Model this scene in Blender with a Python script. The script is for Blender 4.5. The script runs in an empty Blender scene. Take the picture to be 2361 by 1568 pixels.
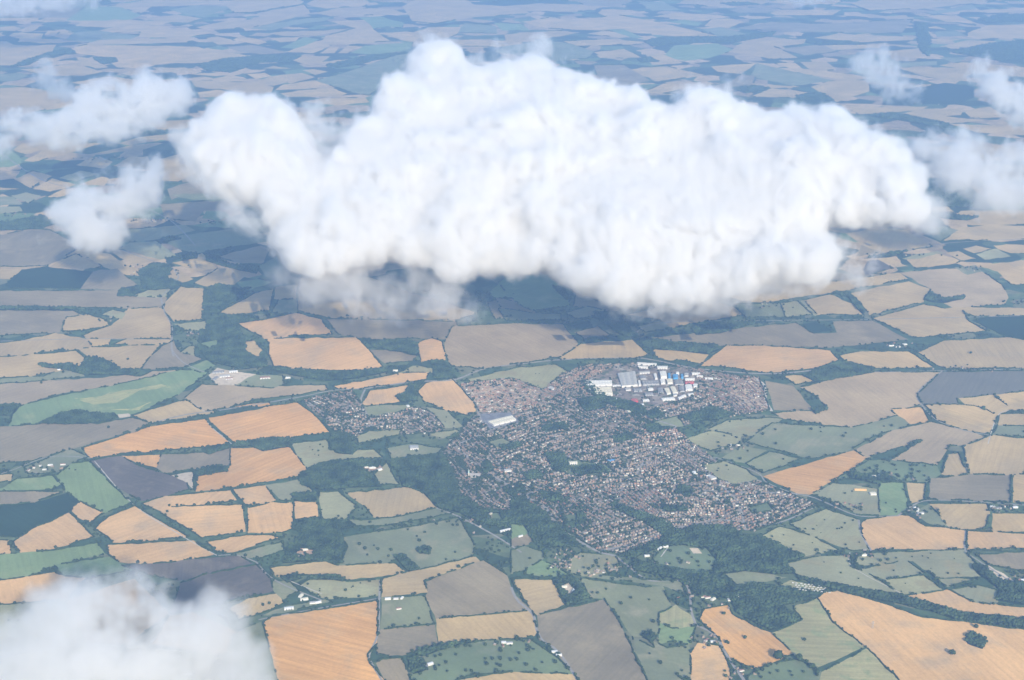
import bpy, bmesh, math, random
import numpy as np
from mathutils import Vector, noise, geometry
random.seed(7); RNG=np.random.default_rng(7)
S=bpy.context.scene; COL=S.collection
# ---------- camera, sky, sun, exposure ----------
H=3200.0; F=3280.0; PITCH=math.radians(20.6)      # 50 mm lens, metres, photo measured at 2361 x 1568
cd_=bpy.data.cameras.new('camera'); cam=bpy.data.objects.new('camera',cd_); COL.objects.link(cam)
cam.location=(0,0,H); cam.rotation_euler=(math.pi/2-PITCH,0,0); cd_.lens=F/2361*36; cd_.sensor_width=36
cd_.clip_start=1; cd_.clip_end=400000; S.camera=cam
SUN_EL=math.radians(27); SUN_AZ=math.radians(18)   # behind the camera, a little to the right
sd=Vector((math.sin(SUN_AZ)*math.cos(SUN_EL),-math.cos(SUN_AZ)*math.cos(SUN_EL),math.sin(SUN_EL)))
wd=bpy.data.worlds.new('World'); S.world=wd; wd.use_nodes=True
sky=wd.node_tree.nodes.new('ShaderNodeTexSky'); sky.sky_type='NISHITA'; sky.sun_disc=False
sky.sun_elevation=SUN_EL; sky.sun_rotation=math.atan2(sd.x,sd.y)
wd.node_tree.links.new(sky.outputs[0],wd.node_tree.nodes['Background'].inputs[0])
wd.node_tree.nodes['Background'].inputs[1].default_value=0.15
sl=bpy.data.lights.new('sun','SUN'); sl.energy=5.0; sl.angle=math.radians(.5); sl.color=(1,.90,.725)
so=bpy.data.objects.new('sun',sl); COL.objects.link(so); so.rotation_euler=sd.to_track_quat('Z','Y').to_euler()
S.view_settings.view_transform='Standard'; S.view_settings.look='None'; S.view_settings.exposure=0.86
S.view_settings.gamma=1; S.view_settings.use_curve_mapping=False
cy=S.cycles; cy.use_denoising=True; cy.denoiser='OPENIMAGEDENOISE'; cy.max_bounces=14; cy.volume_bounces=10
cy.diffuse_bounces=3; cy.use_adaptive_sampling=True; cy.adaptive_threshold=0.012
cy.volume_step_rate=2.0; cy.volume_max_steps=200; cy.caustics_reflective=False; cy.caustics_refractive=False
HAZE_DENSITY=4.7e-5; HAZE_COLOUR=(.28,.47,.80,1)
# ---- traced land cover: 'kind x,y x,y ...' in photo quadrants, projected onto the ground plane
Q1='''m 0,20 160,0 380,0 470,25 380,35 200,40 0,45
k 0,50 200,42 380,38 310,90 150,80 0,80
G 310,95 400,30 560,35 650,70 600,90 450,95
w 495,30 640,5 1000,0 1010,20 700,30 650,60 560,35
w 0,90 180,82 175,95 0,100
w 190,90 210,80 320,82 310,95 200,98
w 345,120 390,95 600,90 770,100 750,115 500,125
w 455,140 520,125 760,118 700,140 520,150
w 640,170 650,145 800,132 980,150 850,175
w 0,140 60,122 100,128 70,142
w 40,165 60,152 200,155 190,178 100,182
w 205,160 220,140 275,142 250,165
w 250,170 285,145 340,150 300,178
w 110,190 150,180 290,182 290,198 200,200
w 95,150 140,115 195,112 150,145
m 300,185 340,150 450,140 640,165 600,180 420,195
w 340,215 400,205 910,215 940,225 780,290 640,315 540,310 510,290 540,270 350,245
w 770,290 950,220 1040,235 1140,258 1000,290 880,292
w 380,205 450,185 560,180 700,178 880,175 860,195 600,203
w 950,175 1000,168 1060,180 1080,205 1000,205
w 1070,185 1100,168 1180,178 1230,195 1190,205 1130,195
w 900,125 1050,95 1200,85 1180,60 1400,20 1430,60 1300,95 1150,130 950,135
m 780,45 900,25 1090,30 1000,55 940,80 850,65
w 660,85 820,68 930,85 860,105 720,98
w 1040,25 1180,2 1400,8 1380,20 1180,55 1080,60
w 1410,20 1560,2 1700,10 1680,30 1500,40
w 1450,60 1560,35 1800,40 1860,60 1700,70 1520,75
w 1850,30 1900,5 2050,0 2180,20 2361,25 2361,60 2180,80 2000,110 1900,100
w 1220,155 1300,145 1500,140 1640,125 1540,150 1450,165 1300,165
w 1240,175 1380,170 1360,190 1290,195
G 1290,220 1400,170 1470,180 1380,225
m 1150,130 1400,85 1520,80 1500,95 1350,115 1250,140
w 1520,100 1600,92 1700,110 1720,135 1800,190 1600,205 1470,205 1500,165 1640,130
w 1310,240 1480,185 1520,210 1440,245
w 1470,245 1520,215 1560,215 1540,245
w 1555,245 1600,210 1650,212 1600,245
G 1610,245 1680,210 1900,195 1890,225 1750,250
G 1650,80 1750,75 1860,105 1850,130 1780,120 1720,135 1680,95
w 1740,150 1900,150 1970,125 2120,125 2110,155 2060,180 2361,190 2361,215 2000,215 1850,185
m 2110,150 2140,105 2280,120 2290,155
w 1340,275 1400,258 1520,260 1480,285 1390,292
w 1450,290 1620,270 1640,280 1560,290
k 1040,215 1150,205 1280,230 1200,250 1110,240
w 1210,315 1260,303 1340,315
w 1390,325 1440,318 1510,330 1450,345
w 1160,385 1260,350 1340,340 1390,335 1450,355 1340,385 1320,380 1260,395
w 970,365 1060,345 1120,355 1150,372 1000,380
w 1135,340 1220,335 1250,352 1180,365
w 880,370 960,370 1150,382 1100,400 980,410 900,400
w 1000,405 1180,375 1260,400 1250,425 1100,425
w 1265,415 1300,390 1440,370 1530,390 1450,405 1340,412
w 910,425 1000,412 1100,430 1060,445 920,450
w 1290,430 1380,415 1530,405 1600,430 1560,445 1400,445 1320,445
w 1380,470 1500,450 1680,450 1700,470 1560,485
m 1450,370 1600,330 1800,260 1900,240 1920,280 1850,320 1780,380 1700,440 1600,420
T 900,300 1050,270 1300,250 1390,258 1330,285 1200,290 1060,335 950,325
T 1500,300 1700,255 1880,240 1800,262 1640,300 1520,318
m 0,360 100,335 130,350 50,375
w 0,240 40,205 120,210 260,205 240,240 130,280 60,300 0,305
w 0,205 30,190 60,205 20,225
T 40,310 140,270 250,235 330,225 330,245 210,262 130,300
w 90,320 220,310 340,290 400,310 480,330 400,345 250,350
w 170,275 200,265 290,270 250,285
T 430,265 530,265 540,285 450,300
w 350,262 420,268 500,310 440,315 370,295
w 560,340 620,320 690,335 610,350
w 700,310 850,310 900,325 750,335
w 840,340 1000,335 1060,345 1000,350
T 580,355 680,345 690,365 620,372
w 0,420 100,400 180,410 330,440 340,490 100,520 0,510
w 330,380 500,350 660,370 860,360 800,400 500,420
w 940,480 1100,460 1300,470 1200,500 980,510
w 900,510 1100,505 1500,520 1400,560 1000,560
w 660,560 900,550 950,570 750,610
w 60,690 100,660 300,650 340,665 120,710
w 110,740 200,690 400,655 470,660 300,710 150,745
w 410,710 600,670 720,655 750,660 650,690 450,712
w 540,660 650,630 850,610 830,625 600,665
T 600,590 640,575 720,605 830,600 700,625 650,610
G 0,670 30,680 90,720 100,750 40,770 0,775
w 350,760 400,730 460,720 520,745 480,775
w 520,765 600,720 680,720 690,740 850,705 890,720 900,745 800,780 700,780
k 820,720 900,660 1000,690 1040,760 930,830 840,840
w 690,800 880,745 900,800 820,835 720,830
w 65,825 150,787 240,810 140,865
g 270,820 370,785 450,800 350,835
w 150,870 240,820 350,850 230,882
w 0,835 90,870 0,890
w 360,850 470,812 500,820 480,855
w 220,905 290,870 370,865 300,900 230,912
m 0,905 60,905 105,940 0,960
g 50,900 120,885 190,900 130,940
g 0,965 90,950 110,975 0,1010
T 0,1015 60,1020 190,990 260,1030 180,1055 80,1060 0,1060
k 770,870 880,835 1080,860 1080,880 850,900 790,920
m 780,900 850,890 1070,895 1070,915 900,922
k 735,940 940,925 1090,930 1050,965 940,970 900,1020 760,1010
G 930,1005 950,970 1040,975 1060,1000 1000,1015
m 1080,930 1300,900 1500,950 1400,1000 1120,990
g 460,1110 560,1060 850,1035 900,1060 780,1090 600,1115
m 800,1090 920,1070 1100,1050 1240,1080 1240,1110 1000,1150 880,1165 770,1120
T 740,1100 800,1090 835,1100 760,1115
G 880,1040 1000,1010 1250,1000 1260,1040 1050,1050
k 0,1140 60,1070 140,1055 230,1058 370,1135 290,1190 220,1225 0,1228
w 230,1230 300,1190 350,1168 470,1235
w 355,1160 400,1142 510,1170 575,1215 480,1230
g 530,1150 600,1115 720,1108 760,1140 820,1180 740,1195 560,1145
w 520,1165 540,1148 740,1200 620,1220
w 480,1235 575,1220 680,1240 660,1270 560,1265
w 0,1240 110,1245 60,1285 0,1290
b 20,1310 100,1240 220,1230 425,1250 370,1330 50,1328
k 425,1245 540,1235 630,1310 560,1330 375,1330
k 0,1405 0,1340 540,1335 560,1360 770,1370 745,1415 400,1415
T 540,1365 560,1330 640,1320 660,1345 620,1365
T 0,1415 340,1415 400,1445 340,1430 0,1425
T 640,1250 700,1215 800,1220 770,1280 830,1310 740,1370 660,1340
g 610,1360 680,1335 790,1330 760,1365
k 0,1430 150,1430 340,1425 380,1450 290,1475 275,1530 60,1540 0,1560
w 285,1525 305,1460 400,1452 490,1475 500,1500 400,1520
w 380,1545 510,1500 590,1420 745,1420 785,1475 790,1562 640,1560 400,1560
w 760,1390 830,1318 940,1330 935,1470 800,1480 755,1430
w 890,1305 1000,1235 1130,1232 1160,1255 1080,1310 960,1320
w 1010,1440 1170,1350 1260,1330 1240,1430 1060,1450
w 1260,1375 1270,1320 1370,1310 1365,1375
m 1250,1440 1280,1380 1365,1375 1365,1440
p 1090,1490 1200,1475 1365,1440 1480,1470 1530,1540 1350,1545 1220,1562
k 1500,1470 1700,1470 2100,1480 2110,1510 2050,1562 1700,1562 1560,1540
w 770,1270 830,1245 890,1285 840,1300
w 790,1210 930,1165 1000,1240 880,1255 860,1230
T 820,1180 900,1165 910,1190 840,1200
T 945,1160 1080,1150 1000,1190 1060,1220 1190,1225 1180,1260 1020,1225 950,1200
k 1000,1180 1200,1130 1240,1150 1210,1215 1100,1210
G 1090,1300 1200,1285 1250,1300 1120,1345
m 1190,1230 1280,1180 1330,1270 1230,1280
T 940,1330 1010,1310 1120,1335 1160,1320 1110,1370 1010,1430 1000,1460 1160,1450 1200,1475 1090,1490 1110,1540 1220,1600 1230,1690 1100,1700 960,1660 910,1600 930,1480
G 2250,1350 2300,1300 2361,1310 2361,1370 2280,1370
k 2240,1390 2361,1365 2361,1440 2280,1470
g 800,1490 950,1475 950,1520 850,1520
g 460,1450 520,1425 580,1440 560,1470
w 1370,1430 1380,1280 1700,1275 1850,1330 2200,1440 2100,1475 1700,1465 1500,1462'''
Q2='''b 0,0 300,0 250,20 60,30 0,25
w 0,30 130,15 330,20 450,30 300,55 60,50
k 300,5 420,0 560,5 500,30 350,28
w 780,10 900,0 1200,5 1150,22 900,30
T 960,15 1080,10 1150,22 1020,28
k 1000,45 1150,30 1230,40 1180,60 1050,60
w 1200,10 1400,0 1520,5 1480,22 1300,25
G 0,105 45,110 90,140 0,140
w 50,100 200,80 300,95 500,70 620,90 800,130 980,170 900,180 700,160 400,140 150,130
w 0,160 200,140 320,150 150,180 0,195
G 720,100 800,90 880,105 860,120
w 890,120 920,90 1010,85 1070,100 1000,130
m 880,135 960,125 1100,160 1000,190
w 240,190 400,182 600,190 560,205 300,210
w 350,155 430,140 600,165 500,175
G 440,135 520,135 610,175 560,175
k 1030,130 1200,100 1400,110 1850,90 1800,150 1500,150 1200,145
m 0,215 150,185 240,195 380,235 350,270 200,280 0,240
T 610,190 700,170 1000,170 1220,145 1200,165 1040,195 800,200 650,215
G 700,260 750,210 950,200 1030,230 900,270 800,280
w 1000,240 1080,185 1250,180 1360,180 1350,200 1210,215 1320,265 1210,275 1100,250
w 1390,175 1500,155 1860,170 1850,185 1600,195
w 1420,210 1700,205 1700,222 1490,230
w 1640,240 1890,222 1890,262 1760,255
k 1240,225 1430,205 1500,235 1350,255
T 1350,195 1560,190 1640,205 1420,208
w 920,305 1130,290 1060,340 950,330
w 1210,290 1310,290 1340,315 1700,360 1560,370 1350,340
w 530,330 600,310 720,305 890,345 700,375
w 610,420 700,385 900,375 960,390 800,425 650,430
w 620,250 690,245 790,290 650,300
T 580,275 640,262 680,285 600,288
w 380,240 520,225 600,265 450,270
k 380,300 520,300 640,370 500,400 400,350
w 500,400 580,395 640,440 540,450
m 1130,290 1300,330 1480,370 1300,395 1100,350
k 700,430 1000,380 1060,340 1130,350 1100,400 950,440
T 1000,405 1130,395 1210,410 1080,430
w 1100,445 1200,405 1420,430 1300,450
T 1310,440 1400,428 1500,440 1480,465 1330,462
w 1380,400 1460,375 1640,370 1650,420 1500,470
w 1160,400 1200,390 1330,400 1230,405
m 1500,255 1700,250 1800,290 1960,280 1960,300 1700,310
b 1650,420 1850,410 2000,380 2130,400 2130,450 2060,480 1800,480
w 1560,495 1920,490 1900,505 1600,530
w 1760,530 1900,500 2080,500 2070,530 1850,550
w 2080,510 2200,490 2290,540 2120,545
w 1850,550 2000,535 2180,555 2020,570
T 1640,530 1760,520 2020,570 2000,590 1820,560
w 1770,310 2000,310 2150,320 2050,380 1900,350
w 1330,285 1450,285 1500,320 1400,335
w 2100,150 2200,115 2361,110 2361,190 2100,170
w 1900,70 2050,70 2150,110 2000,100
m 1950,145 2050,140 2100,165 1960,170
w 1970,215 2100,185 2240,190 2150,220
w 1900,180 2080,180 1990,195
m 1970,265 2100,265 2050,290
w 1970,300 2070,285 2361,330 2361,380 2200,340
T 2020,240 2200,200 2361,165 2361,260 2240,280
T 2150,90 2240,70 2361,50 2361,95 2200,105
w 1700,75 1820,70 1830,85 1720,85
w 1560,20 1800,0 2200,5 1900,40 1650,50
T 1860,100 1910,110 1930,200 1920,260 1880,230
m 1900,60 2120,20 2150,40 1950,65
w 2100,50 2361,20 2361,40 2200,60
m 580,5 700,10 780,45 650,50
w 400,60 420,42 520,45 570,70 440,75
w 1190,60 1250,45 1520,45 1480,70 1220,70
w 650,75 760,60 960,70 1010,80 900,95
w 1710,625 1760,620 1770,650 1720,645
w 2020,570 2361,590 2361,640 2150,610
w 1780,680 2000,670 2361,680 2361,740 1900,740
k 1800,750 2000,750 2361,770 2361,830 1900,820
w 1920,955 2010,950 2040,975 1930,975
T 1850,850 2000,870 2150,900 2130,960 1920,945
w 2100,850 2361,850 2361,920 2180,910
w 2070,970 2361,960 2361,1030 2180,1040 2000,1025
T 1930,1000 2000,985 2150,1000 2100,1015
w 1980,1110 2060,1045 2250,1035 2361,1060 2361,1090 2200,1105
m 1880,1060 2000,1040 2060,1060 1980,1105
k 1400,1050 1540,1040 1700,1045 1540,1075
w 1540,1075 1700,1045 1820,1060 1940,1135 1700,1165 1620,1130
k 1590,1180 1610,1130 1730,1165
w 2080,1145 2140,1130 2220,1145 2130,1165
w 2220,1130 2300,1125 2361,1130 2361,1165 2300,1165
g 2140,1170 2240,1145 2300,1180 2180,1195
w 2000,1165 2060,1155 2140,1190 2080,1200
w 1820,1195 1960,1168 2080,1205 2000,1220 1860,1235
w 1690,1195 1740,1185 1830,1225 1780,1230
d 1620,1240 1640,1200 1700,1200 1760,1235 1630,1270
g 1800,1190 1850,1175 1960,1155 2000,1165 1880,1190
T 1620,1190 1750,1165 1850,1150 1760,1180
x 1790,1255 2000,1235 2170,1250 2260,1310 2290,1370 2270,1405 2030,1415 1990,1395 2090,1370 1950,1380 1930,1330
T 1900,1380 1930,1345 1990,1375 2090,1362 2080,1378 1960,1395
w 2130,1215 2361,1175 2361,1320 2300,1310 2240,1250
m 2040,1230 2140,1220 2170,1245 2100,1265
k 1200,1280 1400,1240 1600,1265 1780,1255 1700,1285 1500,1295
w 950,1360 1250,1300 1500,1290 1780,1262 1830,1285 1560,1335 1460,1350 1200,1390 1080,1390
w 1560,1350 1830,1295 1930,1335 1900,1390 1650,1450 1600,1390
w 1340,1380 1470,1355 1600,1410 1620,1450 1400,1455
T 1480,1345 1550,1345 1610,1400 1630,1455 1600,1430 1560,1375
g 1240,1395 1320,1385 1390,1450 1260,1460
g 1330,1385 1350,1382 1410,1450 1395,1452
m 1030,1400 1240,1395 1260,1460 1080,1460
w 525,1450 700,1410 960,1390 1030,1415 1070,1450 740,1510 690,1475
g 570,1505 690,1475 740,1515 620,1530
w 1660,1465 1900,1400 2080,1430 2110,1480 2190,1525 1860,1555
w 2000,1420 2290,1415 2361,1425 2361,1448 2130,1455 2080,1430
b 2120,1475 2200,1455 2361,1455 2361,1610 2290,1562
k 620,1555 980,1520 1180,1495 1310,1485 1380,1530 1500,1530 1480,1480 1660,1475 1830,1562 1470,1600 1150,1590 990,1590
T 830,1515 980,1485 1140,1485 960,1535 850,1540
b 1320,1490 1400,1480 1480,1520 1400,1535
G 0,1300 60,1240 150,1250 260,1340 270,1410 100,1430 30,1400
T 190,1320 240,1325 275,1380 255,1380
k 0,1370 30,1390 50,1420 0,1420
m 0,1425 230,1445 230,1475 0,1475
k 285,1410 300,1350 500,1420 500,1440
g 250,1440 350,1410 430,1430 370,1460 300,1470
T 380,1440 520,1440 530,1500 590,1560 500,1540 400,1470
b 280,1495 360,1480 370,1500 300,1520
k 290,1530 400,1500 460,1545 340,1562
G 690,1400 760,1380 900,1370 880,1385 720,1415'''
Q3='''w 0,45 100,5 250,-30 400,-8 425,35 345,45 210,55 100,75 0,95
w 0,100 210,65 350,52 390,85 365,130 250,150 150,170 0,190
w 360,45 470,35 735,25 640,135 560,140 480,110 400,75
k 745,30 800,5 830,60 935,90 840,130 650,140 690,80
w 515,25 580,-2 780,-2 800,5 740,20
w 425,35 395,-5 510,-2 500,25
m 200,170 300,140 370,140 390,170 200,190 40,215 0,200
T 175,115 250,120 310,115 370,130 430,80 500,105 560,140 640,150 600,175 500,160 400,165 300,140 210,130
x 0,225 200,195 340,185 560,165 645,170 700,145 830,140 500,215 250,255 110,300 0,320
G 40,400 55,350 90,310 250,265 510,215 830,140 960,150 900,200 790,270 650,330 600,345 540,345 380,335 280,340 190,385
L 340,270 430,265 560,235 740,205 790,220 640,235 540,290 430,300
L 500,325 620,315 700,285 640,325
G 860,130 950,95 990,120 930,155
T 0,330 60,300 90,310 50,350 0,360
T 180,390 270,345 330,330 400,335 530,350 530,370 420,385 300,392
y 540,350 590,340 600,355 550,362
k 0,410 180,395 450,390 560,370 610,360 690,385 600,430 560,435 440,470 300,510 150,560 0,590
w 610,350 800,290 860,275 940,330 1010,330 900,355 700,385
x 850,270 930,205 1100,215 1260,215 1500,210 1510,235 1300,265 1160,280 1060,310 940,330 870,285
o 1050,315 1160,295 1240,290 1245,305 1130,310
T 560,435 610,430 700,390 690,400 610,445
o 375,500 540,450 700,400 945,365 970,400 1060,475 1000,490 560,525 420,545
o 960,360 1130,330 1370,290 1450,350 1520,430 1380,445 1200,460 1080,475 1010,415 970,380
k 740,530 935,520 1060,500 1060,580 940,600 870,600 755,615 720,590
o 560,535 740,530 720,590 630,570
o 1060,500 1340,500 1420,610 1360,635 1100,675 900,700 905,630 1050,605 1045,585 1060,580
T 930,515 960,495 1030,490 1060,500 960,530
T 1080,480 1150,470 1200,460 1330,455 1330,495 1210,515 1150,490 1070,500
T 890,610 1010,580 1050,590 1050,610 910,630 905,695 890,690
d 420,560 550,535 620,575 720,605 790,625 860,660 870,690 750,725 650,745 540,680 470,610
y 790,620 890,610 890,690 860,665
m 110,590 230,540 330,505 410,540 330,570 300,610 130,620
G 260,625 330,570 410,560 540,690 610,755 480,800 370,745 300,700 290,670
G 10,685 80,640 240,625 280,665 240,690 0,700
k 0,705 200,700 300,705 150,750 0,785
b 0,790 160,750 310,705 370,745 330,790 200,850 120,920 60,910 0,890
w 0,615 60,620 50,650 0,685
p 335,770 375,750 480,800 415,845 360,820 330,790
p 60,930 150,870 320,795 435,910 300,950 100,990
p 0,905 40,925 50,985 0,1005
p 435,870 500,815 620,765 870,910 700,925 520,935 490,905
p 650,755 760,720 1060,695 1090,740 980,755 780,770 740,790
p 740,790 790,770 1115,760 1130,885 1000,905 930,915 860,870 740,800
p 1070,690 1220,670 1270,740 1140,765 1100,730
p 1140,775 1240,750 1350,750 1350,870 1300,890 1140,890
p 1355,755 1460,750 1465,815 1360,830
p 490,945 890,925 985,990 850,1020 650,1035 550,1025 500,990
p 950,930 1130,900 1250,900 1300,915 1180,945 1070,980 1000,980
m 1060,990 1300,930 1310,970 1200,1010 1110,1000
G 0,1010 250,970 450,935 485,990 400,1005 250,1040 130,1090 0,1145
G 250,1045 400,1015 500,1000 600,1040 620,1060 400,1100 300,1090
p 0,1150 250,1070 300,1090 400,1100 300,1200 0,1240
g 0,1245 300,1205 400,1400 0,1500
p 300,1200 620,1100 780,1260 600,1400 400,1400
m 0,1500 400,1400 1000,1450 900,1640 0,1640
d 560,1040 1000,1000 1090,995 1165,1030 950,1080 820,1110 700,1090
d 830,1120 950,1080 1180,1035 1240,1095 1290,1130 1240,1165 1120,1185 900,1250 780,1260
w 1140,1190 1270,1170 1310,1215 1180,1270 1100,1290 1050,1240
G 900,1250 960,1240 1040,1290 1060,1330 960,1300
p 780,1270 890,1255 1060,1335 1200,1400 1000,1450 700,1400
o 1210,1300 1250,1275 1500,1240 1740,1200 1735,1400 1690,1450 1700,1490 1770,1568 1780,1640 1300,1640 1240,1420
m 1080,1350 1200,1300 1235,1420 1290,1640 950,1640
m 1200,1270 1320,1225 1500,1195 1530,1210 1300,1260
w 1240,1050 1400,1030 1500,1020 1560,1040 1820,1030 1870,1070 1760,1090 1600,1105 1400,1085 1270,1090
g 1380,1130 1420,1105 1600,1115 1750,1105 1740,1180 1500,1195 1430,1170
m 1250,1110 1330,1110 1380,1160 1300,1200 1260,1160
T 1290,1095 1370,1080 1390,1100 1320,1120
T 1420,1095 1500,1088 1590,1100 1590,1112 1440,1105
m 1560,910 1700,890 1900,860 2110,820 2160,900 2190,960 2170,1000 2000,1045 1930,1060 1850,1000 1780,1030 1560,1040 1600,950
w 1590,705 1780,690 1880,680 1950,710 2010,775 1830,815 1720,820 1680,770
m 1600,830 1700,830 1830,820 2010,780 2090,800 1900,835 1750,860 1640,860
g 1225,665 1370,645 1420,680 1440,700 1350,740 1290,740
g 1340,480 1500,460 1520,510 1620,510 1720,505 1760,545 1600,550 1540,575 1410,590 1370,540
g 1470,700 1560,700 1650,770 1580,830 1480,830 1470,750
g 1720,620 1780,565 1840,670 1750,670
r 1660,580 1740,570 1770,600 1700,610
r 1590,650 1660,640 1620,670
T 1340,715 1450,705 1460,740 1360,745
T 1380,620 1480,570 1600,555 1760,550 1740,590 1650,590 1700,620 1760,680 1650,680 1560,690 1430,690 1380,665
m 1780,500 1900,480 2040,500 1990,550 1800,550
T 1520,430 1640,430 1660,450 1620,470 1520,470
T 1770,560 1900,540 2040,530 2070,560 2120,580 2170,640 2200,720 2230,770 2361,760 2361,830 2200,840 2120,800 2010,770 1930,690 1850,680 1830,610
T 1350,840 1450,830 1580,840 1640,860 1560,880 1580,920 1560,1000 1580,1030 1420,1020 1300,1030 1330,950 1400,900 1345,875
r 1360,980 1400,965 1450,970 1440,995 1380,1005
T 1810,1000 1860,1000 1930,1060 1880,1070
T 1915,970 1950,955 1985,965 1975,990 1930,985
w 1760,1100 1830,1080 2190,1000 2210,1020 2100,1060 1950,1110 1970,1165 1755,1185
k 1960,1115 2225,1015 2330,1080 2365,1170 2450,1250 2300,1260 2005,1285 1955,1180 1975,1165
w 2005,1290 2300,1260 2455,1250 2475,1340 2460,1365 2300,1380 2180,1385 2020,1405
m 1755,1190 1950,1175 1990,1290 2000,1310 1900,1320 1750,1335
k 1745,1340 1900,1325 2000,1315 2020,1400 1900,1440 1850,1455 1735,1450
M 1880,1470 2100,1400 2300,1385 2440,1380 2560,1460 2640,1540 2361,1530 2100,1560 2000,1640 1880,1640
T 1900,1440 2020,1405 2150,1390 2180,1395 2100,1410 2000,1440 1940,1460
T 1870,1470 1940,1470 1960,1520 1900,1540
k 1760,1470 1850,1465 1890,1568 1890,1640 1800,1640 1730,1490
w 2100,1570 2361,1535 2640,1545 2700,1640 2100,1640
p 1238,15 1215,5 1260,-5 1640,-10 1700,50 1765,130 1600,145 1440,140 1260,125 1235,70
w 1130,10 1170,5 1210,50 1190,90 1130,60
g 870,30 900,30 895,75 830,60
G 915,20 1000,0 1010,20 960,45
y 960,165 1000,130 1090,150 1180,160 1100,210 1000,210
m 1080,210 1180,165 1300,165 1310,205 1250,225
T 1230,135 1440,150 1600,150 1765,140 1780,150 1640,180 1500,190 1340,165
p 1530,215 1720,180 1830,155 1980,150 1960,185 1700,220 1560,230
g 1830,150 1900,120 2000,130 1990,155
T 1980,100 2040,95 2090,160 2100,180 2000,185 1990,130
p 1665,300 1700,235 1890,208 1875,240 1820,260 1840,285 1750,300
p 1920,240 1960,200 2080,180 2180,290 2190,330 2150,350 2060,330 1950,280
T 1880,210 1950,195 1910,240 1920,280 1850,290 1820,265 1870,245
k 1700,55 1800,45 1920,75 1900,100 1770,110
T 1680,5 1850,10 1920,15 1925,70 1850,60 1720,40
p 1925,10 1990,-5 2035,10 2050,95 1940,105 1925,60
x 2045,25 2080,-60 2360,-75 2590,-70 2660,15 2640,65 2500,95 2240,135 2080,125 2050,65
g 2120,190 2400,125 2560,115 2620,155 2600,215 2480,225 2360,185
u 1390,280 1500,250 1620,235 1670,300 1690,350 1720,360 1900,310 2000,340 2060,400 2000,430 1840,440 1700,400 1640,450 1540,420 1450,340
m 1675,350 1680,310 1750,305 1880,300 1860,330 1700,355
g 1960,310 2050,325 2130,400 2050,410 2000,350
g 1640,450 1700,420 1850,415 1830,440 1650,480
g 1980,440 2100,415 2120,425 2040,455
T 1510,470 1540,440 1660,500 1620,530 1540,520
T 2140,370 2200,380 2200,440 2060,460 2130,420'''
# urban ground, in full-photo pixels
FU='''u 1060,885 1180,872 1250,900 1300,860 1350,842 1480,835 1600,850 1690,865 1750,870 1775,945 1700,960 1600,970 1560,990 1650,1060 1700,1085 1750,1110 1885,1165 1740,1225 1690,1225 1640,1210 1590,1215 1540,1240 1440,1275 1380,1270 1320,1230 1250,1190 1180,1180 1110,1175 1080,1150 1060,1140 1040,1080 1020,1040 1060,1000 1090,960 1110,945
v 1066,888 1180,878 1245,905 1230,930 1150,948 1105,950
v 1690,872 1752,872 1772,940 1735,952 1700,930 1680,900
Y 1345,880 1420,842 1490,838 1600,852 1610,880 1590,920 1500,940 1420,930 1370,910
A 1100,955 1180,950 1200,975 1130,990
T 1040,1120 1066,1160 1110,1178 1180,1182 1250,1195 1310,1225 1335,1262 1262,1262 1210,1225 1130,1212 1070,1190
M 1120,1185 1150,1183 1160,1200 1130,1203
M 1200,1195 1235,1200 1230,1215 1205,1210
T 1205,1095 1240,1085 1250,1100 1215,1108
T 1245,985 1300,975 1310,990 1255,998
T 1410,1010 1450,1000 1470,1012 1420,1022
T 1330,925 1370,915 1400,940 1350,950
T 1480,985 1530,975 1545,990 1500,1000
m 1120,1020 1160,1010 1185,1022 1150,1034
T 1150,1030 1195,1022 1205,1032 1160,1040
T 1110,1070 1130,1066 1140,1085 1115,1092
T 1160,1130 1200,1120 1215,1135 1180,1145
T 1240,1135 1290,1140 1300,1160 1260,1155'''
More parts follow.
